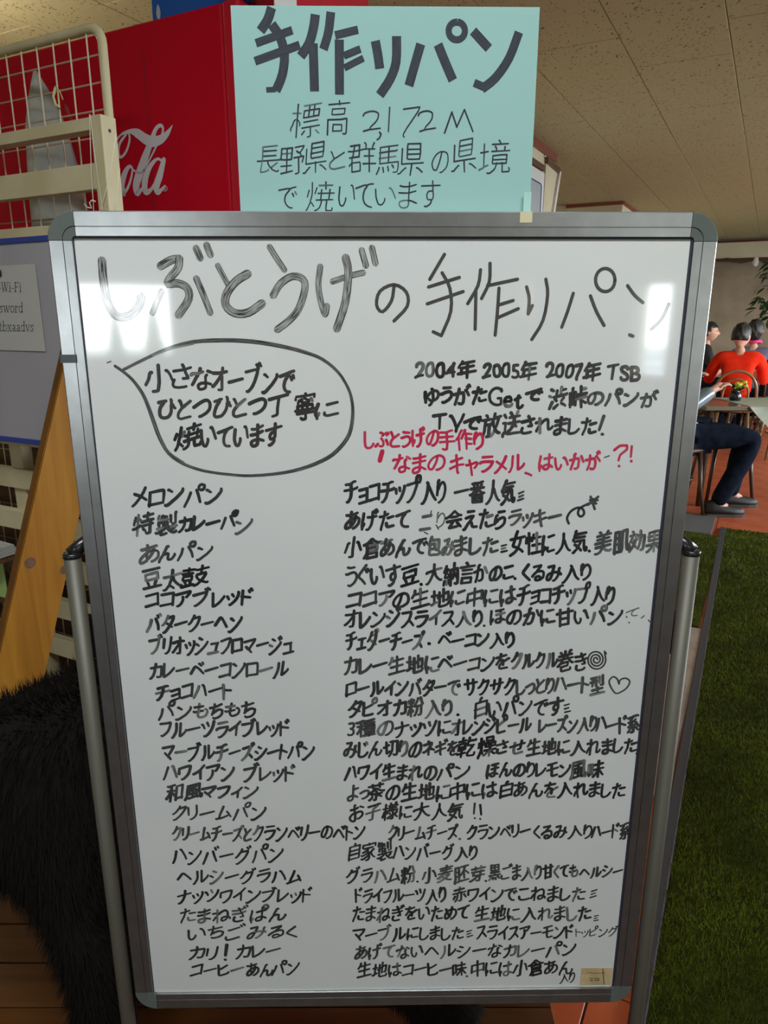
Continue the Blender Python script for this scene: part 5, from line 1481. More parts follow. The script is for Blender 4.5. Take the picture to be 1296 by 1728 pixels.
 "甘": [[26,39,58,39],[12,61,73,61],[58,74,58,18,26,18],[26,74,26,13]],
 "生": [[22,61,68,61],[42,75,42,16],[20,39,66,39],[12,15,73,15],[24,74,22,61,19,60,14,51]],
 "番": [[60,66,56,60,56,55],[25,70,23,68,24,66],[41,71,41,43],[22,26,63,26],[41,36,41,15],[12,55,72,55],[16,70,27,70,37,72,41,71,45,72,60,74,64,74],[9,38,14,37,15,39,18,39,22,37,41,36,61,37,64,39,68,39,71,38,75,39],[35,54,35,51,21,41,22,15,63,15,63,34,64,39,64,41,51,49,49,54],[25,70,24,66,27,62,27,55]],
 "白": [[19,18,66,18],[18,41,66,41],[44,77,41,75,39,74,37,64],[18,13,18,64,66,63,66,14]],
 "県": [[28,63,62,63],[56,26,60,25,72,16],[42,34,42,13],[28,53,62,53],[9,16,14,16,20,22,22,22,25,26,28,26],[15,64,16,34,72,34],[62,53,62,73,29,73,28,65,28,45,30,43,61,43,62,53]],
 "種": [[36,63,72,63],[12,54,33,54],[34,14,74,14],[39,24,71,24],[39,43,70,43],[54,72,54,14],[39,43,40,34,70,34,70,45,70,53,40,53,39,43],[24,71,24,13],[10,26,10,29,15,35,18,43,21,45,28,43,33,38,33,35],[9,70,13,69,24,71,30,74,37,73,38,72,54,72,56,73,62,73,68,74,72,74]],
 "粉": [[51,46,50,37,46,25,40,16,37,14],[49,74,49,70,45,61,38,50],[12,70,14,59],[32,70,30,59],[11,50,38,50],[38,50,42,46,67,46],[22,75,22,13],[10,22,10,26,15,33,18,40,19,41,27,39,32,33,32,30],[61,74,64,64,68,56,72,51,67,46,66,44,66,32,64,17,62,14,54,14]],
 "系": [[56,30,63,25,66,21,68,20],[14,18,18,20,20,23,24,26,27,30,31,31],[26,39,28,44,39,49,40,52],[37,70,35,66,29,59,27,58,26,54],[43,39,42,15,38,14,33,14,31,15],[16,70,39,70,41,72,51,72,60,74,64,74,67,73],[17,37,26,39,43,39,48,40,57,40,62,42],[18,54,22,52,24,54,39,54,40,52,47,54,56,60],[58,49,61,45,62,42,66,41,70,35]],
 "納": [[22,74,16,61,13,58,12,54,22,54],[54,45,56,45,58,42,64,30],[30,30,32,20],[21,28,22,17],[12,28,10,15],[14,38,21,38,31,40,30,47],[40,13,40,59,70,59,70,16,69,14,64,13,62,13,59,15],[28,63,24,55,22,54,21,50,16,45,14,38],[55,75,55,59,54,49,54,45,52,44,50,35,47,30,40,30]],
 "美": [[58,75,54,70,54,66],[24,75,26,75,29,72,30,65],[45,32,46,28,47,26,56,18,70,14,75,16],[18,54,66,54],[14,32,72,32],[42,65,42,45,41,41,41,32,37,30,37,27,33,22,29,18,18,14,10,14],[11,43,73,43],[15,65,70,65]],
 "群": [[69,75,66,67,66,61],[47,75,49,74,51,70,51,61],[18,35,18,16,37,16,37,19,37,34,36,35,18,35],[48,46,70,46],[45,30,74,30],[59,61,59,13],[15,72,36,72,36,47,14,47],[10,60,22,59,41,60,46,61,72,61],[24,72,22,54,22,51,19,47,18,35,15,32,12,30,12,28]],
 "肌": [[16,55,32,55],[15,37,32,37],[39,14,43,22,45,30,45,72,63,72,63,17,65,14,72,14,74,18,74,25,72,28],[12,11,11,15,13,20,15,30,16,72,32,72,32,16,30,14,24,14,22,15]],
 "胚": [[14,55,30,55],[37,15,74,15],[39,70,72,70],[12,11,10,15,13,23,14,32,14,73,30,72,30,16,28,14,22,14],[58,70,57,66,54,59,52,54,53,23],[14,37,37,38,44,44,48,50,53,52,60,52,71,41,72,39]],
 "自": [[41,75,39,66],[20,33,65,33],[20,49,65,49],[20,17,20,13],[20,17,20,65,64,65,65,17,20,17]],
 "芽": [[12,17,14,16,22,19,32,24,43,31,46,36],[29,75,29,63],[16,54,69,54],[54,54,54,15,53,14,50,13,43,13,39,15],[12,69,72,69],[54,75,54,63],[22,47,20,41,21,37,46,36,72,37]],
 "茶": [[53,28,56,28,63,22],[12,42,14,41,24,46,30,50,31,50,32,52,33,52,35,54,37,54,39,58,42,59,60,47,70,42,74,43],[14,16,16,16,18,18,20,19,26,27],[42,45,42,16,41,13,35,12,33,14],[21,36,63,36],[58,77,56,75,56,62],[12,68,72,68],[28,74,28,62]],
 "製": [[70,77,68,75,68,44,58,44],[36,45,41,44],[56,22,58,25,67,30],[54,72,54,52],[17,71,41,70],[28,75,28,43],[11,35,72,35],[9,24,14,22,21,25,26,26,28,28,35,31,37,35],[26,26,26,15,33,15,44,18],[15,45,15,54,41,54,42,40,48,28,52,24,56,22,57,20,63,16,68,14,72,14,75,16],[17,75,17,71,15,70,14,68,14,62,43,62]],
 "言": [[22,54,62,54],[38,76,40,75,43,71,45,65],[22,43,62,43],[22,16,22,31,61,31,62,30,62,16,22,16],[12,64,73,64]],
 "豆": [[27,32,30,25,30,23],[13,72,70,72],[56,32,51,22,51,16],[39,58,62,58,62,39,43,39,20,40,20,58,39,58],[12,15,72,15]],
 "赤": [[21,39,14,27],[34,51,34,39,32,28,28,20,24,16,22,15],[52,51,51,14,48,13,43,13,40,14],[64,39,72,26],[42,74,42,51],[20,66,64,66],[13,51,72,51]],
 "送": [[20,22,17,22,12,18,11,16,11,12],[16,74,21,66],[51,41,54,39,60,33],[20,22,24,21,30,16,41,14,73,14],[64,74,60,67,60,62],[39,75,43,69,43,62],[12,50,20,50,20,22],[32,46,72,46],[34,62,70,62],[51,62,51,41,49,39,47,34,45,33,45,32,42,29,35,24,32,25]],
 "野": [[47,72,70,72,68,67,62,60,60,58],[58,48,58,14,54,13,49,13],[13,33,40,33],[12,60,40,60],[26,72,26,18],[26,72,40,72,40,47,28,47,12,48,12,72,26,72],[11,16,41,20],[47,48,72,48,72,45,69,35],[52,62,57,58,60,58,64,52,65,49]],
 "長": [[54,24,56,28,58,28,68,34],[25,62,63,62],[25,51,63,51],[11,40,74,40,75,42],[41,39,42,35,44,32,51,25,54,24,55,21,70,14,74,14,75,16],[65,73,25,72,25,42,24,39,24,16,30,16,44,19,46,22]],
 "風": [[12,14,16,23,18,34,19,71,64,71,64,41,67,18,70,14,74,15,75,22,74,27],[41,34,54,34,54,49,41,50,28,50,28,34,41,34],[41,61,41,20],[28,60,47,62,52,63,55,62],[24,18,55,20],[54,27,55,20,58,19,59,16]],
 "馬": [[18,28,16,22,12,14],[54,29,57,26,58,23],[42,28,45,18],[29,27,32,16],[20,49,64,49],[43,72,43,36],[20,60,65,60,67,62],[67,72,20,72,20,36,70,36,70,21,68,14,66,13,58,13]],
 "高": [[41,75,43,68],[28,20,29,32,54,31,54,20,28,20],[14,13,14,40,68,40,69,39,68,14,68,13,62,12,59,14],[58,59,60,59,61,58,60,49,26,49,24,49,24,59,58,59],[12,68,72,68]],
 "麦": [[28,36,28,33,39,24,39,22],[46,22,48,19,51,18,64,14,71,14],[34,48,32,39],[19,60,65,60],[16,70,70,70],[45,77,42,75,42,49],[11,49,73,49],[9,30,14,30,22,35,28,36,28,38,32,39,59,37,58,33,52,28,47,24,46,22,39,22,37,19,18,14,10,14]],
 "黒": [[22,24,19,22,16,16,14,13,12,12],[33,20,34,14],[49,20,51,14],[61,23,64,22,71,14],[20,62,64,62],[18,41,67,41],[11,30,73,30],[42,73,20,74,20,51,21,50,39,50,63,50,64,51,64,73,42,73],[42,73,42,30]],
 "鼓": [[58,24,69,15,72,14,74,15],[32,29,31,24,31,18],[18,29,20,23],[40,14,43,14,49,16,58,24],[36,46,35,49,15,49,14,38,16,35,35,35,36,37,36,46],[25,75,25,58],[13,58,37,58],[58,75,58,48],[11,69,39,69,45,64,73,64],[58,24,65,33,70,43,69,48,60,48,48,48,47,43,51,33,54,28,56,27,58,24],[10,16,39,20]]}
GL['!'] = None
def decode(s):
    return [[(k[i], k[i + 1]) for i in range(0, len(k), 2)] for k in s]


GS = {}
for ch, s in GL.items():
    if s: GS[ch] = decode(s)
GS['!'] = [[(20, 74), (19, 32)], [(19, 17), (19.5, 16)]]
GS['!'][0] = [(20, 74), (19, 34)]
GS['?'] = [[(8, 62), (16, 72), (28, 70), (30, 60), (20, 48), (18, 34)], [(18, 19), (18.6, 18)]]
GS['.'] = [[(10, 14), (11, 13)]]
GS['j'] = [[(10, 40), (11, 39)]]       # centred dot
GS['i'] = [[(8, 62), (24, 64)], [(9, 46), (22, 48)], [(8, 30), (26, 31)]]   # three little lines used as a flourish
GS['m'] = [[(2, 16), (16, 56), (26, 26), (42, 60), (60, 14)]]
EM = 73.5
GY = 44.2
SMALL = set('ッャュョィっ')


def smooth(P):
    if len(P) < 3: return P
    out = [P[0]]
    for i in range(1, len(P) - 1):
        a, b, c = np.array(P[i - 1]), np.array(P[i]), np.array(P[i + 1])
        u, v = b - a, c - b
        lu, lv = np.hypot(*u), np.hypot(*v)
        if lu < 1e-9 or lv < 1e-9: continue
        k = (u @ v) / (lu * lv)
        if k < 0.45: out.append(tuple(b))
        else:
            ra = min(.33, 6 / lu if lu > 0 else .33); rb = min(.33, 6 / lv if lv > 0 else .33)
            out.append(tuple(b - u * .3)); out.append(tuple(b * .9 + (a + c) * .05)); out.append(tuple(b + v * .3))
    out.append(P[-1])
    return out


def split_corners(P, W):
    parts = []; cur = [0]
    for i in range(1, len(P) - 1):
        u = np.subtract(P[i], P[i - 1]); v = np.subtract(P[i + 1], P[i])
        cur.append(i)
        if (u @ v) < 0.35 * np.hypot(*u) * np.hypot(*v): parts.append(cur); cur = [i]
    cur.append(len(P) - 1); parts.append(cur)
    return [([P[i] for i in c], [W[i] for i in c]) for c in parts]


class Ink:
    """collects pen strokes as thin ribbons lying on a surface (x across, z up, at depth y)"""
    def __init__(s, y, width, round_cap=True):
        s.y, s.w, s.cap = y, width, round_cap
        s.v, s.f, s.uv, s.col, s.n = [], [], [], [], 0

    def stroke(s, P, w=None, fade=0.0, dry=0.0, W=None):
        w = w or s.w
        W = W or [1.0] * len(P)
        if len(P) == 1: P = [P[0], (P[0][0] + 1e-4, P[0][1])]; W = [1, 1]
        for q, ww in split_corners(P, W): s._rib(q, [w * k / 2 for k in ww], fade, dry)

    def _rib(s, P, H, fade, dry):
        P = [np.array(p, float) for p in P]
        Q, K = [P[0]], [H[0]]
        for p, h in zip(P[1:], H[1:]):
            if np.hypot(*(p - Q[-1])) > 2e-5: Q.append(p); K.append(h)
        if len(Q) < 2: Q.append(Q[0] + np.array([1e-4, 0])); K.append(K[0])
        # resample long pieces for a slight wobble
        T = []
        for i in range(len(Q)):
            a = Q[max(i - 1, 0)]; b = Q[min(i + 1, len(Q) - 1)]
            d = b - a; T.append(d / (np.hypot(*d) + 1e-12))
        sec = []
        if s.cap:
            for o, k in ((1.0, .12), (.85, .55), (.5, .87)): sec.append((Q[0] - T[0] * K[0] * o, T[0], K[0] * k))
        for q, t, k in zip(Q, T, K): sec.append((q, t, k))
        if s.cap:
            for o, k in ((.5, .87), (.85, .55), (1.0, .12)): sec.append((Q[-1] + T[-1] * K[-1] * o, T[-1], K[-1] * k))
        y = s.y - 2.5e-6 * (s.n % 50)
        s.n += 1
        L = random.uniform(0, 50)
        base = len(s.v)
        prev = None
        full = max(K)
        for c, t, k in sec:
            if prev is not None: L += float(np.hypot(*(c - prev)))*100
            prev = c
            nrm = np.array([-t[1], t[0]])
            for sg in (1, -1):
                p = c + nrm * k * sg
                s.v.append((p[0], y, p[1]))
                s.uv.append((L * .05, sg * k / full))
                s.col.append((fade, dry, 0, 1))
        for i in range(len(sec) - 1):
            a = base + i * 2
            s.f.append((a, a + 1, a + 3, a + 2))

    def build(s, name, mt, parent, label=None):
        if not s.v: return None
        me = D.meshes.new(name)
        me.from_pydata(s.v, [], s.f)
        uvl = me.uv_layers.new(name='UVMap')
        idx = np.zeros(len(me.loops), int); me.loops.foreach_get('vertex_index', idx)
        uvl.data.foreach_set('uv', np.array(s.uv)[idx].reshape(-1))
        at = me.color_attributes.new('ink', 'FLOAT_COLOR', 'POINT')
        at.data.foreach_set('color', np.array(s.col).reshape(-1))
        me.update()
        return obj(name, me, mt, parent, label)


def write(ink, text, x0, x1, y0, y1, h, conv, fade=.12, dry=.0, lean=.12, slant=0.0, gap=11.0, jit=1.0, w=None):
    """lay a run of glyphs between pixel x0 and x1, centre line y0 -> y1, body height h; each glyph varies like handwriting"""
    items = []; cur = 0.0
    for ch in text:
        if ch == ' ': cur += 30; continue
        st = GS.get(ch)
        if st is None: print('missing glyph', ch); continue
        xs = [p[0] for k in st for p in k]
        a, b = min(xs), max(xs)
        wd = max(b - a, 5)
        items.append((ch, st, cur, a, wd)); cur += wd + gap
    tot = cur - gap
    k = (x1 - x0) / tot
    fade, lean = fade * .6, lean + .03
    ky = h / (EM * .93)
    for ch, st, cx, a, wd in items:
        sc = random.uniform(.92, 1.06); dy = random.uniform(-.05, .05) * h * jit
        l2 = lean + random.uniform(-.05, .05) * jit; s2 = slant + random.uniform(-.07, .07) * jit
        ph = random.uniform(0, 6.28); am = 1.3 * jit
        fd = min(.9, max(0, fade + random.uniform(-.10, .14)))
        for q in st:
            if len(q) > 5 and q[0] == q[-1] and max(p[0] for p in q) - min(p[0] for p in q) < 17 and ch not in '0BeGS':
                mx_, my_ = sum(p[0] for p in q) / len(q), sum(p[1] for p in q) / len(q)
                q = [(mx_ + (p[0] - mx_) * 1.45, my_ + (p[1] - my_) * 1.45 + 1.5) for p in q]
            q = smooth(q)
            pts = []
            ox, oy = random.uniform(-.9, .9) * jit, random.uniform(-.9, .9) * jit
            for gx, gy in q:
                gx2 = gx + am * math.sin(gy * .09 + ph) + ox
                gy2 = gy + am * math.sin(gx * .08 + ph * 1.7) + oy
                X = (gx2 - a) * k + cx * k
                Y = (gy2 - GY) * ky * sc
                px = x0 + X + Y * s2
                f = (px - x0) / max(1, x1 - x0)
                py = y0 + (y1 - y0) * f - Y - (gx2 - a - wd / 2) * k * l2 + dy
                pts.append(conv(px, py))
            n = len(pts)
            ww = random.uniform(.86, 1.12)
            Wd = [ww * (1.06 - .16 * i / max(1, n - 1)) for i in range(n)]
            ink.stroke(pts, w=w, fade=min(.95, max(0, fd + random.uniform(-.08, .14))), dry=dry * .6 + (random.random() < .07) * .5, W=Wd)


CB = lambda px, py: bl(px, py)
CS = lambda px, py: bl(px, py, DYS - .0002)
HW = 'handwriting'
MW = .0030

# --- title, first half: broad dry marker (traced in pixels: px = 140 + a/2.492, py = 400 + b/2.492)
ink = Ink(-.00008, .0062)
def tr(pts, ox, oy, s): return [(ox + a / s, oy + b / s) for a, b in pts]
def bez(P, k=3):
    """Catmull-Rom through the traced points"""
    P = [np.array(p, float) for p in P]
    if len(P) < 3: return [tuple(p) for p in P]
    Q = [2 * P[0] - P[1]] + P + [2 * P[-1] - P[-2]]
    out = []
    for i in range(1, len(Q) - 2):
        for j in range(k):
            t = j / k
            out.append(tuple(.5 * ((2 * Q[i]) + (-Q[i - 1] + Q[i + 1]) * t + (2 * Q[i - 1] - 5 * Q[i] + 4 * Q[i + 1] - Q[i + 2]) * t * t + (-Q[i - 1] + 3 * Q[i] - 3 * Q[i + 1] + Q[i + 2]) * t ** 3)))
    out.append(tuple(P[-1]))
    return out


T1_ = [([(80, 100), (86, 180), (103, 270), (132, 325), (170, 338), (210, 320), (238, 285), (245, 250)], 1.15),
       ([(327, 122), (370, 97), (403, 92)], 1.1), ([(405, 92), (400, 130), (365, 175), (358, 198), (400, 195), (438, 215), (445, 260), (402, 328)], 1.1),
       ([(330, 228), (292, 320)], .8), ([(477, 175), (505, 240), (535, 318)], .9), ([(476, 48), (493, 88)], .95), ([(520, 35), (536, 74)], .95),
       ([(567, 120), (588, 160), (612, 205)], .75), ([(692, 155), (645, 185), (606, 235), (600, 285), (638, 320), (695, 318), (752, 280)], 1.15),
       ([(785, 42), (815, 90), (847, 138)], .8), ([(800, 245), (832, 195), (882, 165), (925, 178), (933, 220), (908, 300), (868, 350), (818, 389)], 1.0),
       ([(998, 125), (990, 200), (1000, 270), (1018, 325), (1026, 290)], .85), ([(1050, 187), (1115, 165), (1178, 150)], .8),
       ([(1105, 88), (1116, 150), (1104, 270), (1068, 385)], 1.1), ([(1172, 56), (1190, 120)], .85), ([(1215, 46), (1230, 110)], .85)]
for pts, w in T1_:
    P = bez(tr(pts, 140, 400, 2.492))
    ink.stroke([bl(*p) for p in P], w=.0066 * w, fade=.12, dry=1.0, W=None)
ink.build(HW, M['ink'], stand, 'broad half-dry title lettering')
ink = Ink(-.00008, .0028)
T2_ = [[(150, 195), (140, 250), (105, 292), (82, 265), (95, 212), (150, 186), (198, 215), (202, 270), (150, 328)],
       [(347, 68), (290, 165)], [(338, 140), (368, 200), (372, 290), (335, 385)], [(335, 385), (303, 370)], [(285, 195), (405, 158)], [(280, 261), (420, 213)],
       [(488, 128), (478, 190), (438, 260)], [(470, 205), (467, 360)], [(525, 103), (522, 175), (492, 240)], [(515, 190), (632, 165)],
       [(560, 200), (554, 290), (545, 383)], [(560, 265), (615, 248)], [(555, 315), (635, 280)],
       [(668, 195), (678, 240), (674, 300)], [(674, 300), (690, 268)], [(743, 165), (750, 225), (732, 325), (688, 400)],
       [(850, 220), (828, 290), (805, 352)], [(917, 230), (940, 290), (970, 345)],
       [(975 + 38 * math.cos(a * .45), 168 + 45 * math.sin(a * .45)) for a in range(15)],
       [(1062, 190), (1090, 228), (1122, 256)], [(1222, 262), (1195, 320), (1155, 360)], [(1070, 382), (1083, 387)]]
for pts in T2_:
    P = bez(tr(pts, 600, 400, 2.314))
    ink.stroke([bl(*p) for p in P], w=.0031, fade=.45, dry=.12)
ink.build(HW, M['ink'], stand, 'thin grey title lettering')

# --- speech bubble
ink = Ink(-.00008, .0023)
BB = [(85, 187), (200, 130), (300, 85), (430, 50), (580, 42), (720, 48), (860, 70), (980, 100), (1070, 135), (1150, 200), (1200, 280), (1220, 350), (1222, 430), (1205, 510),
      (1160, 575), (1100, 625), (1000, 670), (880, 700), (720, 715), (600, 708), (480, 690), (380, 655), (310, 605), (265, 530), (235, 450), (210, 380), (180, 310), (130, 240), (80, 196), (42, 170)]
P = bez(tr(BB, 180, 560, 2.945))
Wd = [.85 + .35 * math.sin(i * .11) ** 2 for i in range(len(P))]
ink.stroke([bl(*p) for p in P], w=.0033, fade=.03, dry=.3, W=Wd)
P = bez(tr([(235, 455), (268, 532), (315, 600), (385, 648)], 180, 560, 2.945)); ink.stroke([bl(*p) for p in P], w=.0012, fade=.5, dry=.6)
P = bez(tr([(230, 118), (330, 82), (430, 60)], 180, 560, 2.945)); ink.stroke([bl(*p) for p in P], w=.0016, fade=.7, dry=.8)
ink.build('speech_bubble', M['ink'], stand, 'hand-drawn speech bubble outline')

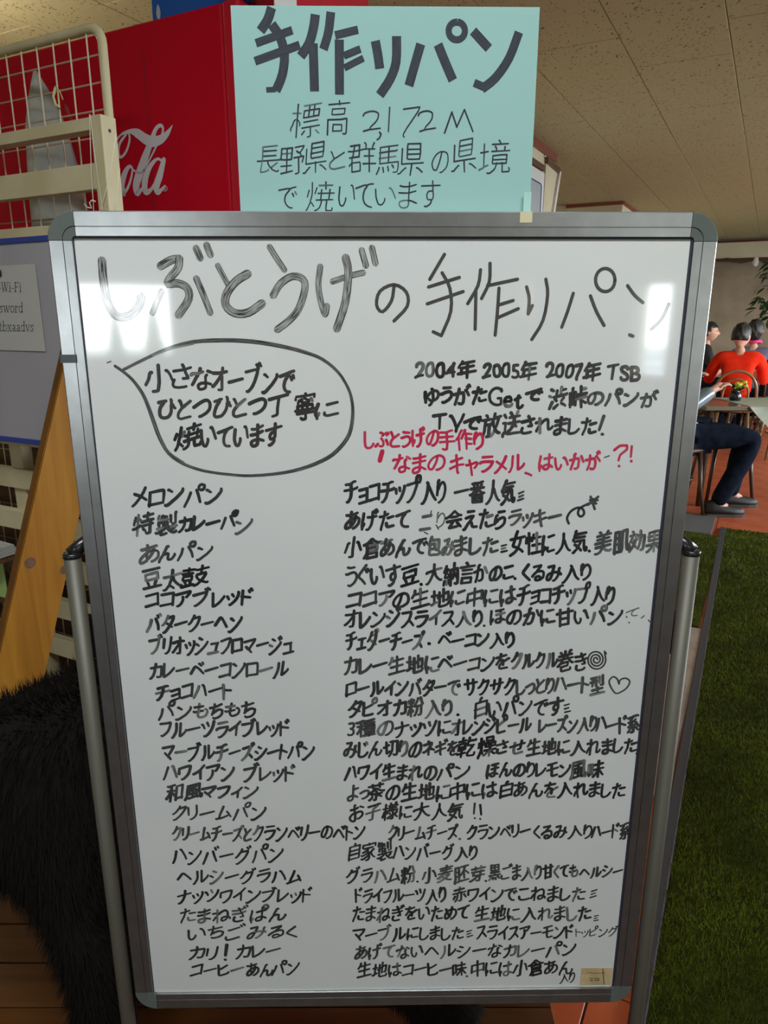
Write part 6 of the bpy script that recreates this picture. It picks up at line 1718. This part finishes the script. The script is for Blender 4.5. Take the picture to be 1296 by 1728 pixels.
# text lines: list of runs (text, x0, x1, y centre at x0, at x1, height, fade, dry)
LINES = [
 # in the bubble
 [('小', 246, 290, 636, 636, 46, 0, .2, .0032), ('さ', 292, 321, 636, 636, 46, 0, .1, .0030), ('な', 323, 358, 637, 637, 44, .3, .1), ('オーブンで', 360, 496, 638, 644, 46, .33, .1)],
 [('ひとつひとつ丁', 268, 484, 690, 684, 40, .36, .1), ('寧', 499, 532, 684, 684, 50, .2, 0, .003), ('に', 533, 570, 690, 693, 30, .36, .1)],
 [('焼', 296, 340, 735, 735, 44, .25, 0), ('いています', 340, 474, 737, 734, 42, .36, .1)],
 [('2004年', 702, 802, 621, 624, 34, .25, .1), ('2005年', 817, 905, 623, 627, 33, .22, .2), ('2007年', 923, 1013, 623, 627, 33, .2, .2), ('TSB', 1025, 1078, 626, 630, 34, .15, .3)],
 [('ゆうがた', 717, 821, 668, 667, 33, .05, .1), ('Get', 826, 882, 666, 672, 42, .30, 0), ('で', 888, 915, 667, 667, 22, .05, .1), ('渋峠', 927, 990, 671, 673, 36, .2, .2), ('のパンが', 992, 1109, 671, 674, 28, .2, .5)],
 [('TV', 731, 782, 711, 711, 36, 0, .1), ('で', 783, 812, 716, 716, 28, .05, .1), ('放送', 815, 877, 716, 716, 38, .2, .2), ('されました', 880, 1006, 716, 718, 32, 0, .2), ('!', 1014, 1024, 717, 717, 36, 0, .4)],
 [('メロンパン', 224, 374, 838, 836, 34, .12, .15)],
 [('特製', 226, 299, 886, 886, 40, .02, .25, .0032), ('カレーパ', 303, 398, 884, 878, 29, .06, .1), ('ン', 398, 425, 886, 884, 30, .35, .6)],
 [('あ', 237, 268, 935, 935, 38, 0, .7), ('んパン', 270, 357, 934, 930, 28, .1, .2)],
 [('豆太', 242, 306, 976, 976, 36, 0, .2), ('鼓', 307, 351, 972, 972, 36, .2, 0)],
 [('ココアブレッド', 246, 425, 1013, 1006, 30, .1, .1)],
 [('バタークーヘン', 249, 407, 1052, 1050, 32, .12, .1)],
 [('ブリオッシュフロマージュ', 253, 494, 1090, 1088, 33, .10, .15)],
 [('カレーベーコンロール', 254, 486, 1131, 1128, 32, .14, .25)],
 [('チョコハート', 263, 389, 1168, 1164, 30, .02, .15)],
 [('パンもちもち', 268, 430, 1202, 1196, 29, .1, .2)],
 [('フルーツライブレッド', 271, 487, 1231, 1228, 30, .1, .25)],
 [('マーブルチーズシートパン', 275, 529, 1270, 1268, 30, .08, .2)],
 [('ハワイアン ブレッド', 277, 496, 1304, 1304, 29, .08, .25)],
 [('和風', 282, 341, 1337, 1336, 29, .1, .3), ('マフィン', 341, 434, 1336, 1335, 25, .2, .25)],
 [('クリームパン', 292, 448, 1372, 1370, 27, .15, .25)],
 [('クリームチーズと', 292, 424, 1407, 1406, 27, .1, .35), ('クランベリーのベトン', 428, 615, 1406, 1404, 30, .06, .1)],
 [('ハンバーグパン', 292, 476, 1444, 1442, 28, .08, .1)],
 [('ヘルシーグラハム', 300, 508, 1479, 1478, 26, .08, .1)],
 [('ナッツワインブレッド', 300, 525, 1512, 1510, 26, .02, .08)],
 [('たまねぎぱん', 305, 482, 1544, 1543, 26, .04, .15)],
 [('いちごみるく', 318, 500, 1574, 1572, 25, .04, .2)],
 [('カリ', 321, 366, 1607, 1607, 26, .05, .15), ('!', 382, 389, 1606, 1606, 28, .3, .1, .0042), ('カレー', 400, 473, 1606, 1603, 24, .08, .2)],
 [('コーヒー', 323, 410, 1637, 1635, 23, .02, .1), ('あん', 417, 460, 1636, 1636, 25, 0, .15), ('パン', 460, 504, 1635, 1632, 24, .02, .1)],
 # right column
 [('チョコチップ入り', 582, 751, 829, 829, 42, .2, .1), ('一番人気', 768, 869, 830, 830, 42, .2, .15), ('i', 875, 884, 838, 838, 26, .2, .4, .0022)],
 [('あげたて', 584, 691, 879, 877, 37, .1, .15), ('二', 711, 727, 879, 879, 32, 0, .6), ('り', 737, 750, 876, 876, 32, .2, .95, .0014), ('会えたら', 753, 853, 875, 874, 36, .15, .1), ('ラッキー', 859, 946, 874, 872, 32, .2, .5)],
 [('小倉', 583, 642, 923, 924, 38, .06, .1), ('あんで', 643, 720, 924, 922, 34, .05, .3), ('包み', 722, 766, 922, 922, 34, .1, .8), ('ました', 768, 840, 921, 918, 33, .04, .35), ('i', 846, 855, 925, 925, 24, .05, .1, .0022),
  ('女性に人気', 862, 990, 916, 914, 40, .08, .05), ('.', 995, 998, 913, 913, 36, .05, .1), ('美肌', 1005, 1062, 914, 914, 38, .05, .5), ('効果', 1063, 1117, 913, 914, 38, .4, .8)],
 [('うぐいす', 584, 675, 972, 968, 38, .06, .2), ('豆', 678, 706, 969, 969, 34, .2, 0), ('.', 711, 714, 970, 970, 34, 0, 0), ('大納言', 720, 800, 968, 968, 36, .18, .1), ('かのこ', 801, 866, 968, 966, 30, .12, .1), ('.', 870, 873, 963, 963, 34, 0, 0), ('くるみ入り', 882, 996, 966, 964, 33, .12, .1)],
 [('ココア', 587, 664, 1012, 1008, 31, .08, .2), ('の生地', 664, 758, 1011, 1009, 33, .2, .1), ('に中には', 761, 870, 1009, 1005, 33, .05, .3), ('チョコチップ入り', 874, 1036, 1004, 1003, 36, .14, .1)],
 [('オレンジスライス入り', 583, 813, 1043, 1043, 33, .08, .15), ('.', 818, 820, 1042, 1042, 30, .1, .1), ('ほのかに甘いパン', 828, 1049, 1041, 1039, 30, .08, .15), ('て', 1057, 1078, 1036, 1034, 18, .1, .98, .0014)],
 [('チェダーチーズ', 584, 715, 1082, 1080, 33, .08, .2), ('j', 723, 727, 1083, 1083, 30, 0, 0, .004), ('ベーコン入り', 741, 867, 1079, 1078, 28, .06, .1)],
 [('カレー生地に', 582, 740, 1123, 1121, 33, .05, .3), ('ベーコンを', 741, 858, 1120, 1117, 29, .08, .2), ('クルクル', 864, 941, 1115, 1113, 30, .1, .2), ('巻き', 942, 990, 1115, 1114, 34, .2, .1)],
 [('ロールインバターで', 585, 776, 1161, 1160, 30, .06, .2), ('サクサク', 784, 868, 1158, 1158, 30, .06, .1), ('しっとり', 872, 934, 1159, 1157, 30, .2, .4), ('ハート型', 936, 1019, 1155, 1155, 33, .08, .5)],
 [('タピオカ', 589, 685, 1196, 1194, 31, .05, .2), ('粉入り', 689, 762, 1194, 1194, 32, .15, .4), ('.', 773, 776, 1192, 1192, 32, 0, 0), ('白いパンです', 802, 950, 1195, 1193, 33, .08, .15), ('i', 953, 962, 1196, 1196, 26, .05, .1, .0022)],
 [('3種の', 588, 664, 1228, 1228, 31, .1, .4), ('ナッツに', 667, 760, 1230, 1226, 29, .05, .2), ('オレンジピール', 763, 896, 1226, 1223, 30, .05, .15), ('レーズン入り', 910, 1006, 1224, 1222, 28, .06, .4), ('ハード系', 1006, 1077, 1222, 1222, 32, .06, .3)],
 [('みじん切りの', 581, 711, 1264, 1263, 30, .05, .15), ('ネギを', 714, 773, 1263, 1262, 28, .1, .2), ('乾燥', 773, 836, 1261, 1261, 34, .12, 0, .003), ('させ', 838, 885, 1260, 1260, 26, .06, .1), ('生地に入れました', 890, 1074, 1260, 1257, 29, .04, .2), ('.', 1075, 1077, 1259, 1259, 28, 0, 0)],
 [('ハワイ生まれの', 583, 736, 1304, 1303, 30, .05, .15), ('パン', 738, 791, 1303, 1302, 26, .05, .1), ('ほんのりレモン', 822, 962, 1299, 1299, 28, .05, .15), ('風味', 964, 1018, 1298, 1298, 31, .12, .1)],
 [('よっ', 588, 622, 1338, 1337, 28, .05, .4), ('茶の生地に', 623, 758, 1336, 1335, 31, .06, .15), ('中には', 760, 838, 1334, 1333, 30, .03, .1), ('白あんを', 845, 940, 1332, 1333, 29, .06, .1), ('入れました', 942, 1054, 1332, 1332, 29, .03, .1)],
 [('お子様に大人気', 592, 781, 1370, 1368, 29, .06, .1), ('!', 799, 805, 1368, 1368, 30, .05, .2, .0026), ('!', 810, 816, 1368, 1368, 30, .05, .1, .0026)],
 [('クリームチーズ', 656, 772, 1405, 1404, 26, .06, .15), ('.', 776, 779, 1404, 1404, 26, 0, 0), ('クランベリー', 789, 894, 1404, 1402, 27, .05, .15), ('くるみ入り', 901, 998, 1403, 1402, 26, .05, .1), ('ハード系', 999, 1062, 1402, 1402, 27, .06, .2)],
 [('自家製', 590, 662, 1436, 1436, 32, .06, .1, .0026), ('ハンバーグ入り', 664, 804, 1438, 1438, 27, .06, .15)],
 [('グラハム粉', 585, 700, 1478, 1476, 28, .08, .2), ('.', 703, 706, 1477, 1477, 26, 0, 0), ('小麦胚芽', 713, 817, 1475, 1474, 28, .08, .4), ('.', 820, 823, 1476, 1476, 24, 0, 0), ('黒ごま入り', 826, 913, 1472, 1472, 27, .1, .3), ('甘くても', 917, 975, 1472, 1470, 25, .05, .1), ('ヘルシー', 979, 1050, 1471, 1470, 22, .08, .2)],
 [('ドライフルーツ入り', 600, 752, 1511, 1510, 27, .04, .15), ('赤ワインで', 765, 872, 1509, 1508, 26, .08, .15), ('こねました', 876, 987, 1508, 1507, 27, .02, .1), ('i', 997, 1007, 1509, 1509, 22, .03, .1, .0018)],
 [('たまねぎをいためて', 596, 791, 1542, 1540, 27, .02, .1), ('生地に入れました', 802, 997, 1541, 1541, 27, .02, .1), ('i', 1003, 1010, 1550, 1550, 18, .03, .1, .0016)],
 [('マーブルにしました', 596, 782, 1576, 1574, 25, .02, .08), ('i', 788, 797, 1576, 1576, 18, .03, .1, .0018), ('スライスアーモンド', 805, 966, 1573, 1572, 26, .02, .08), ('トッピング', 972, 1042, 1573, 1572, 17, .1, .2, .0016)],
 [('あげてない', 600, 713, 1607, 1605, 26, .15, .3), ('ヘルシーなカレーパン', 718, 971, 1605, 1602, 25, .04, .1)],
 [('生地はコーヒー味', 604, 786, 1637, 1635, 26, .03, .1), ('.', 789, 792, 1638, 1638, 22, 0, 0), ('中には小', 796, 890, 1634, 1634, 27, .02, .1), ('倉', 893, 917, 1633, 1633, 30, .2, 0, .003), ('あん', 919, 966, 1632, 1634, 25, .02, .1), ('入り', 945, 969, 1649, 1650, 20, .04, .1, .0018)],
]
for ln in LINES:
    ink = Ink(-.00008, MW)
    for r in ln:
        write(ink, r[0], r[1], r[2], r[3], r[4], r[5], CB, fade=r[6], dry=r[7], lean=.20, slant=.05, w=(r[8] if len(r) > 8 else MW * (.94 if r[3] > 1350 else 1.05)))
    ink.build(HW, M['ink'], stand)

RED = [[('しぶとうげの', 616, 740, 742, 738, 33, .2, .1), ('手作り', 742, 815, 742, 745, 34, .2, .1)],
       [('なまの', 664, 750, 781, 781, 34, .2, .1), ('キャラメル', 760, 884, 782, 782, 36, .2, .1), ('、', 887, 896, 789, 789, 34, .2, .2), ('はいかが', 910, 1013, 780, 778, 30, .3, .3), ('?', 1036, 1058, 772, 772, 46, .25, .2), ('!', 1064, 1068, 765, 765, 30, .25, .2)]]
for ln in RED:
    ink = Ink(-.00008, .0027)
    for r in ln: write(ink, r[0], r[1], r[2], r[3], r[4], r[5], CB, fade=r[6], dry=r[7], lean=.10, slant=.03)
    if ln is RED[1]:
        ink.stroke([bl(645, 762), bl(641, 777)], w=.0046, fade=0, dry=.1)
    ink.build(HW, M['ink_red'], stand, 'crimson marker lettering')

# faint print on the brown label
ink = Ink(-.00068, .0006)
for a, b in (((990, 1641), (1022, 1641)), ((994, 1650), (1012, 1650)), ((996, 1653), (1000, 1653)), ((1004, 1653), (1011, 1653))):
    n = 9
    for k in range(n):
        xx = a[0] + (b[0] - a[0]) * k / n
        ink.stroke([bl(xx, a[1] + random.uniform(-1, 1)), bl(xx + (b[0] - a[0]) / n * .5, a[1] + random.uniform(-1, 1))], w=.0007, fade=.4)
ink.stroke([bl(1017, 1634), bl(1019, 1660)], w=.0010, fade=.3)
ink.build('label_print', M['ink_pen'], lb)

# doodles: squiggle arrow, spiral, heart
ink = Ink(-.00008, .0024)
P = bez(tr([(560, 360), (548, 320), (575, 272), (625, 245), (662, 255), (672, 288), (650, 310), (628, 290), (640, 250), (690, 222), (730, 205)], 830, 800, 4.32)); ink.stroke([bl(*p) for p in P], w=.0026, fade=.1, dry=.1)
for a, b in (((700, 225), (775, 165)), ((720, 165), (750, 255)), ((715, 190), (760, 215)), ((712, 215), (755, 195)), ((725, 180), (770, 190))):
    ink.stroke([bl(*p) for p in tr([a, b], 830, 800, 4.32)], w=.0026, fade=.15, dry=.2)
ink.build('doodle', M['ink'], stand, 'small looping squiggle with a blotted star')
ink = Ink(-.00008, .0024)
P = [(1006 + (2 + 15 * i / 60) * math.cos(i * .33), 1113 - (2 + 16 * i / 60) * math.sin(i * .33)) for i in range(58)] + [(1020, 1099), (1023, 1103)]
ink.stroke([bl(*p) for p in P], w=.0019, fade=.3, dry=.1)
ink.build('doodle', M['ink'], stand, 'small spiral roll drawing')
ink = Ink(-.00008, .0022)
P = bez(tr([(970, 320), (978, 292), (1015, 278), (1048, 300), (1030, 345), (985, 378), (945, 388), (912, 345), (898, 300), (925, 268), (955, 282), (970, 318)], 820, 1080, 4.32)); ink.stroke([bl(*p) for p in P], w=.0020, fade=.06, dry=.3)
ink.build('doodle', M['ink'], stand, 'small heart drawing')
# stray marks and a faint wiped smear
ink = Ink(-.00008, .0010)
for a, b in (((181, 612), (187, 610)), ((716, 898), (722, 901)), ((1094, 1046), (1096, 1049)), ((1057, 1040), (1058, 1042)), ((1061, 1050), (1062, 1051)), ((1020, 772), (1028, 769)), ((1082, 1043), (1087, 1039)), ((728, 862), (726, 870)), ((740, 893), (736, 886))):
    ink.stroke([bl(*a), bl(*b)], w=.0013, fade=.3, dry=.3)
ink.build('stray_mark', M['ink'], stand, 'tiny stray marker specks')

# --- teal sign: broad flat-nib letters (px = 380 + a/2.4, py = b/2.4)
ink = Ink(DYS - .0001, .0080, False)
S1 = [([(188, 30), (172, 80), (143, 125)], 1.0), ([(188, 98), (222, 150), (240, 220), (232, 300), (208, 362), (205, 366)], 1.0), ([(205, 362), (166, 364)], .55), ([(124, 175), (272, 122)], .82), ([(120, 248), (302, 182)], .85),
      ([(365, 58), (358, 110), (340, 175), (306, 228)], 1.0), ([(356, 175), (362, 370)], 1.0), ([(428, 48), (418, 130), (398, 200)], .95), ([(445, 143), (538, 120)], .8),
      ([(462, 160), (463, 383)], 1.0), ([(480, 226), (548, 198)], .75), ([(482, 275), (560, 235)], .7),
      ([(608, 165), (618, 220), (626, 278)], 1.0), ([(694, 146), (692, 250), (668, 320), (626, 385)], 1.0),
      ([(792, 178), (768, 262), (744, 347)], 1.0), ([(862, 180), (890, 250), (922, 325)], 1.0),
      ([(938 + 33 * math.cos(a * math.pi / 10 - 1.5), 125 + 36 * math.sin(a * math.pi / 10 - 1.5)) for a in range(21)], .68),
      ([(1004, 125), (1068, 196)], .95), ([(1190, 130), (1150, 235), (1095, 315), (1040, 360)], .95), ([(1048, 352), (1008, 335)], .8)]
for pts, w in S1:
    P = tr(pts, 380, 0, 2.4)
    if len(pts) > 2: P = bez(P)
    ink.stroke([CS(*p) for p in P], w=.0079 * w, fade=.15, dry=.05)
ink.build(HW, M['ink_pen'], sign, 'bold black brush lettering')
SL = [[('標', 492, 540, 203, 203, 58), ('高', 553, 588, 199, 199, 64), ('2', 613, 642, 200, 200, 52), (',', 637, 643, 204, 204, 64), ('1', 657, 660, 197, 197, 64), ('7', 678, 705, 201, 201, 70), ('2', 707, 734, 199, 199, 52), ('m', 751, 799, 196, 196, 62)],
      [('長', 434, 472, 269, 269, 54), ('野', 474, 513, 268, 268, 54), ('県', 513, 551, 267, 267, 56), ('と', 557, 582, 269, 269, 40), ('群', 588, 634, 267, 267, 56), ('馬', 636, 672, 267, 267, 56), ('県', 674, 715, 267, 267, 58), ('の', 730, 757, 272, 272, 50), ('県', 763, 803, 262, 262, 58), ('境', 809, 861, 264, 264, 58)],
      [('で', 470, 501, 333, 333, 46), ('焼', 518, 563, 330, 330, 52), ('い', 572, 599, 330, 330, 52), ('て', 601, 630, 330, 330, 54), ('い', 634, 667, 330, 330, 44), ('ま', 674, 703, 327, 327, 52), ('す', 711, 742, 327, 327, 56)]]
for ln in SL:
    ink = Ink(DYS - .0001, .00135)
    for r in ln: write(ink, r[0], r[1], r[2], r[3], r[4], r[5], CS, fade=.2, dry=0, lean=.08, slant=.06, w=.00135, jit=.8)
    ink.build(HW, M['ink_pen'], sign)

# --- script lettering on the red machine (px = a/2.7, py = b/2.7 on its side panel)
def cu_(px, py):
    v, z = on_u(px, py, CU - .0012)
    return (v + 1.5, z)
ink = Ink(CU - .0012 - 1.67, .010)
def sc(pts, ws, k=4):
    P = bez(tr(pts, 0, 0, 2.7), k)
    W = list(np.interp(np.linspace(0, len(ws) - 1, len(P)), range(len(ws)), ws))
    ink.stroke([cu_(*p) for p in P], w=.0010, fade=0, W=W)
sc([(520, 655), (548, 617), (585, 598), (625, 607), (660, 632), (695, 645), (735, 634), (765, 605), (786, 570)], [5, 4, 6, 19, 21, 22, 18, 11, 1.5])
sc([(560, 608), (585, 606), (590, 640), (575, 690), (552, 716), (540, 700), (545, 655), (575, 612)], [6, 5, 6, 6, 6, 8, 7, 5])
sc([(565, 885), (557, 850), (565, 800), (585, 762), (602, 765), (600, 800), (585, 850), (563, 885)], [10, 14, 16, 9, 5, 6, 7, 8])
sc([(604, 772), (640, 790), (672, 745), (715, 660), (742, 600), (735, 572), (712, 585), (690, 640), (660, 720), (632, 800), (620, 850), (628, 880), (655, 850)], [4, 4, 4, 5, 6, 7, 9, 14, 20, 22, 20, 14, 4])
sc([(742, 735), (715, 725), (680, 765), (660, 825), (664, 872), (690, 862), (722, 800), (742, 740)], [5, 6, 13, 18, 16, 8, 6, 9])
sc([(746, 730), (728, 800), (712, 850), (722, 876), (752, 845)], [12, 18, 19, 12, 3])
P = [(751 + 11 * math.cos(a * .42), 859 + 12 * math.sin(a * .42)) for a in range(16)]
ink.stroke([cu_(*p) for p in tr(P, 0, 0, 2.7)], w=.0012)
for a in (([(747, 865), (747, 853), (754, 854), (753, 859), (748, 860)]), ([(750, 860), (756, 866)])):
    ink.stroke([cu_(*p) for p in tr(a, 0, 0, 2.7)], w=.0011)
ink.build('script_lettering', M['script'], cooler)

# --- printed sheet: condensed serif letters drawn stroke by stroke (x 0..w, y 0..1 cap height; thin = serif)
SF = {
 '-': (.42, [([(.05, .36), (.37, .36)], 1)]),
 'W': (1.0, [([(.08, 1), (.3, 0)], 2), ([(.3, 0), (.5, .95)], 1), ([(.46, 1), (.68, 0)], 2), ([(.68, 0), (.9, 1)], 1), ([(0, 1), (.2, 1)], 1), ([(.38, 1), (.58, 1)], 1), ([(.8, 1), (1, 1)], 1)]),
 'i': (.34, [([(.17, .64), (.17, 0)], 2), ([(.04, 0), (.3, 0)], 1), ([(.05, .64), (.17, .64)], 1), ([(.17, .9), (.175, .9)], 2.4)]),
 'F': (.66, [([(.15, 1), (.15, 0)], 2), ([(.02, 0), (.32, 0)], 1), ([(.02, 1), (.58, 1)], 1), ([(.58, 1), (.6, .78)], 1), ([(.15, .52), (.42, .52)], 1), ([(.42, .62), (.42, .42)], 1)]),
 's': (.46, [([(.38, .52), (.3, .64), (.14, .6), (.1, .48), (.22, .36), (.36, .24), (.34, .06), (.2, 0), (.06, .08)], 1.5), ([(.39, .64), (.39, .48)], 1), ([(.05, .02), (.05, .18)], 1)]),
 'w': (.78, [([(.08, .64), (.24, 0)], 2), ([(.24, 0), (.39, .6)], 1), ([(.36, .64), (.53, 0)], 2), ([(.53, 0), (.69, .64)], 1), ([(0, .64), (.18, .64)], 1), ([(.3, .64), (.46, .64)], 1), ([(.6, .64), (.78, .64)], 1)]),
 'o': (.52, [([(.26 + .19 * math.cos(a * .42), .32 + .32 * math.sin(a * .42)) for a in range(16)], 1.6)]),
 'r': (.44, [([(.14, .64), (.14, 0)], 2), ([(.02, 0), (.3, 0)], 1), ([(.03, .64), (.14, .64)], 1), ([(.15, .45), (.25, .62), (.36, .62)], 1), ([(.36, .57), (.37, .57)], 2)]),
 'd': (.56, [([(.25 + .18 * math.cos(a * .42), .32 + .32 * math.sin(a * .42)) for a in range(16)], 1.4), ([(.42, 1.02), (.42, 0)], 2), ([(.3, 1.02), (.42, 1.02)], 1), ([(.42, 0), (.54, .02)], 1)]),
 't': (.36, [([(.15, .86), (.15, .08), (.22, 0), (.34, .08)], 1.8), ([(.02, .62), (.33, .62)], 1)]),
 'b': (.56, [([(.32 + .18 * math.cos(a * .42), .32 + .32 * math.sin(a * .42)) for a in range(16)], 1.4), ([(.13, 1.02), (.13, .02)], 2), ([(.02, 1.02), (.13, 1.02)], 1)]),
 'x': (.56, [([(.1, .64), (.44, 0)], 2), ([(.44, .64), (.1, 0)], 1), ([(.02, .64), (.2, .64)], 1), ([(.34, .64), (.52, .64)], 1), ([(.02, 0), (.2, 0)], 1), ([(.34, 0), (.54, 0)], 1)]),
 'a': (.5, [([(.1, .52), (.2, .64), (.34, .58), (.34, .08), (.42, 0), (.48, .06)], 1.7), ([(.34, .38), (.16, .3), (.06, .15), (.14, .01), (.25, .03), (.34, .14)], 1.5)]),
 'v': (.54, [([(.08, .64), (.28, 0)], 2), ([(.28, 0), (.46, .64)], 1), ([(0, .64), (.18, .64)], 1), ([(.36, .64), (.54, .64)], 1)])}
def serif(text, xr_, y0_, cap, xs):
    ink = Ink(-.0010, .001)
    tot = sum(SF[c][0] for c in text)
    x = xr_ - tot * cap * xs
    for c in text:
        w_, st = SF[c]
        for pts, k in st:
            q = []
            for a_, b_ in pts:
                v, z = on_u(x + a_ * cap * xs, y0_ - b_ * cap, NU - .0036)
                q.append((v + 1.4, z))
            ink.stroke(q, w=.00085 * k, fade=0)
        x += w_ * cap * xs
    ink.build('printed_text', M['print'], sheet)
serif('-Wi-Fi', 36, 492, 15.5, .80)
serif('sword', 39, 527, 16.5, .90)
serif('tbxaadvs', 57, 559, 16.5, .88)
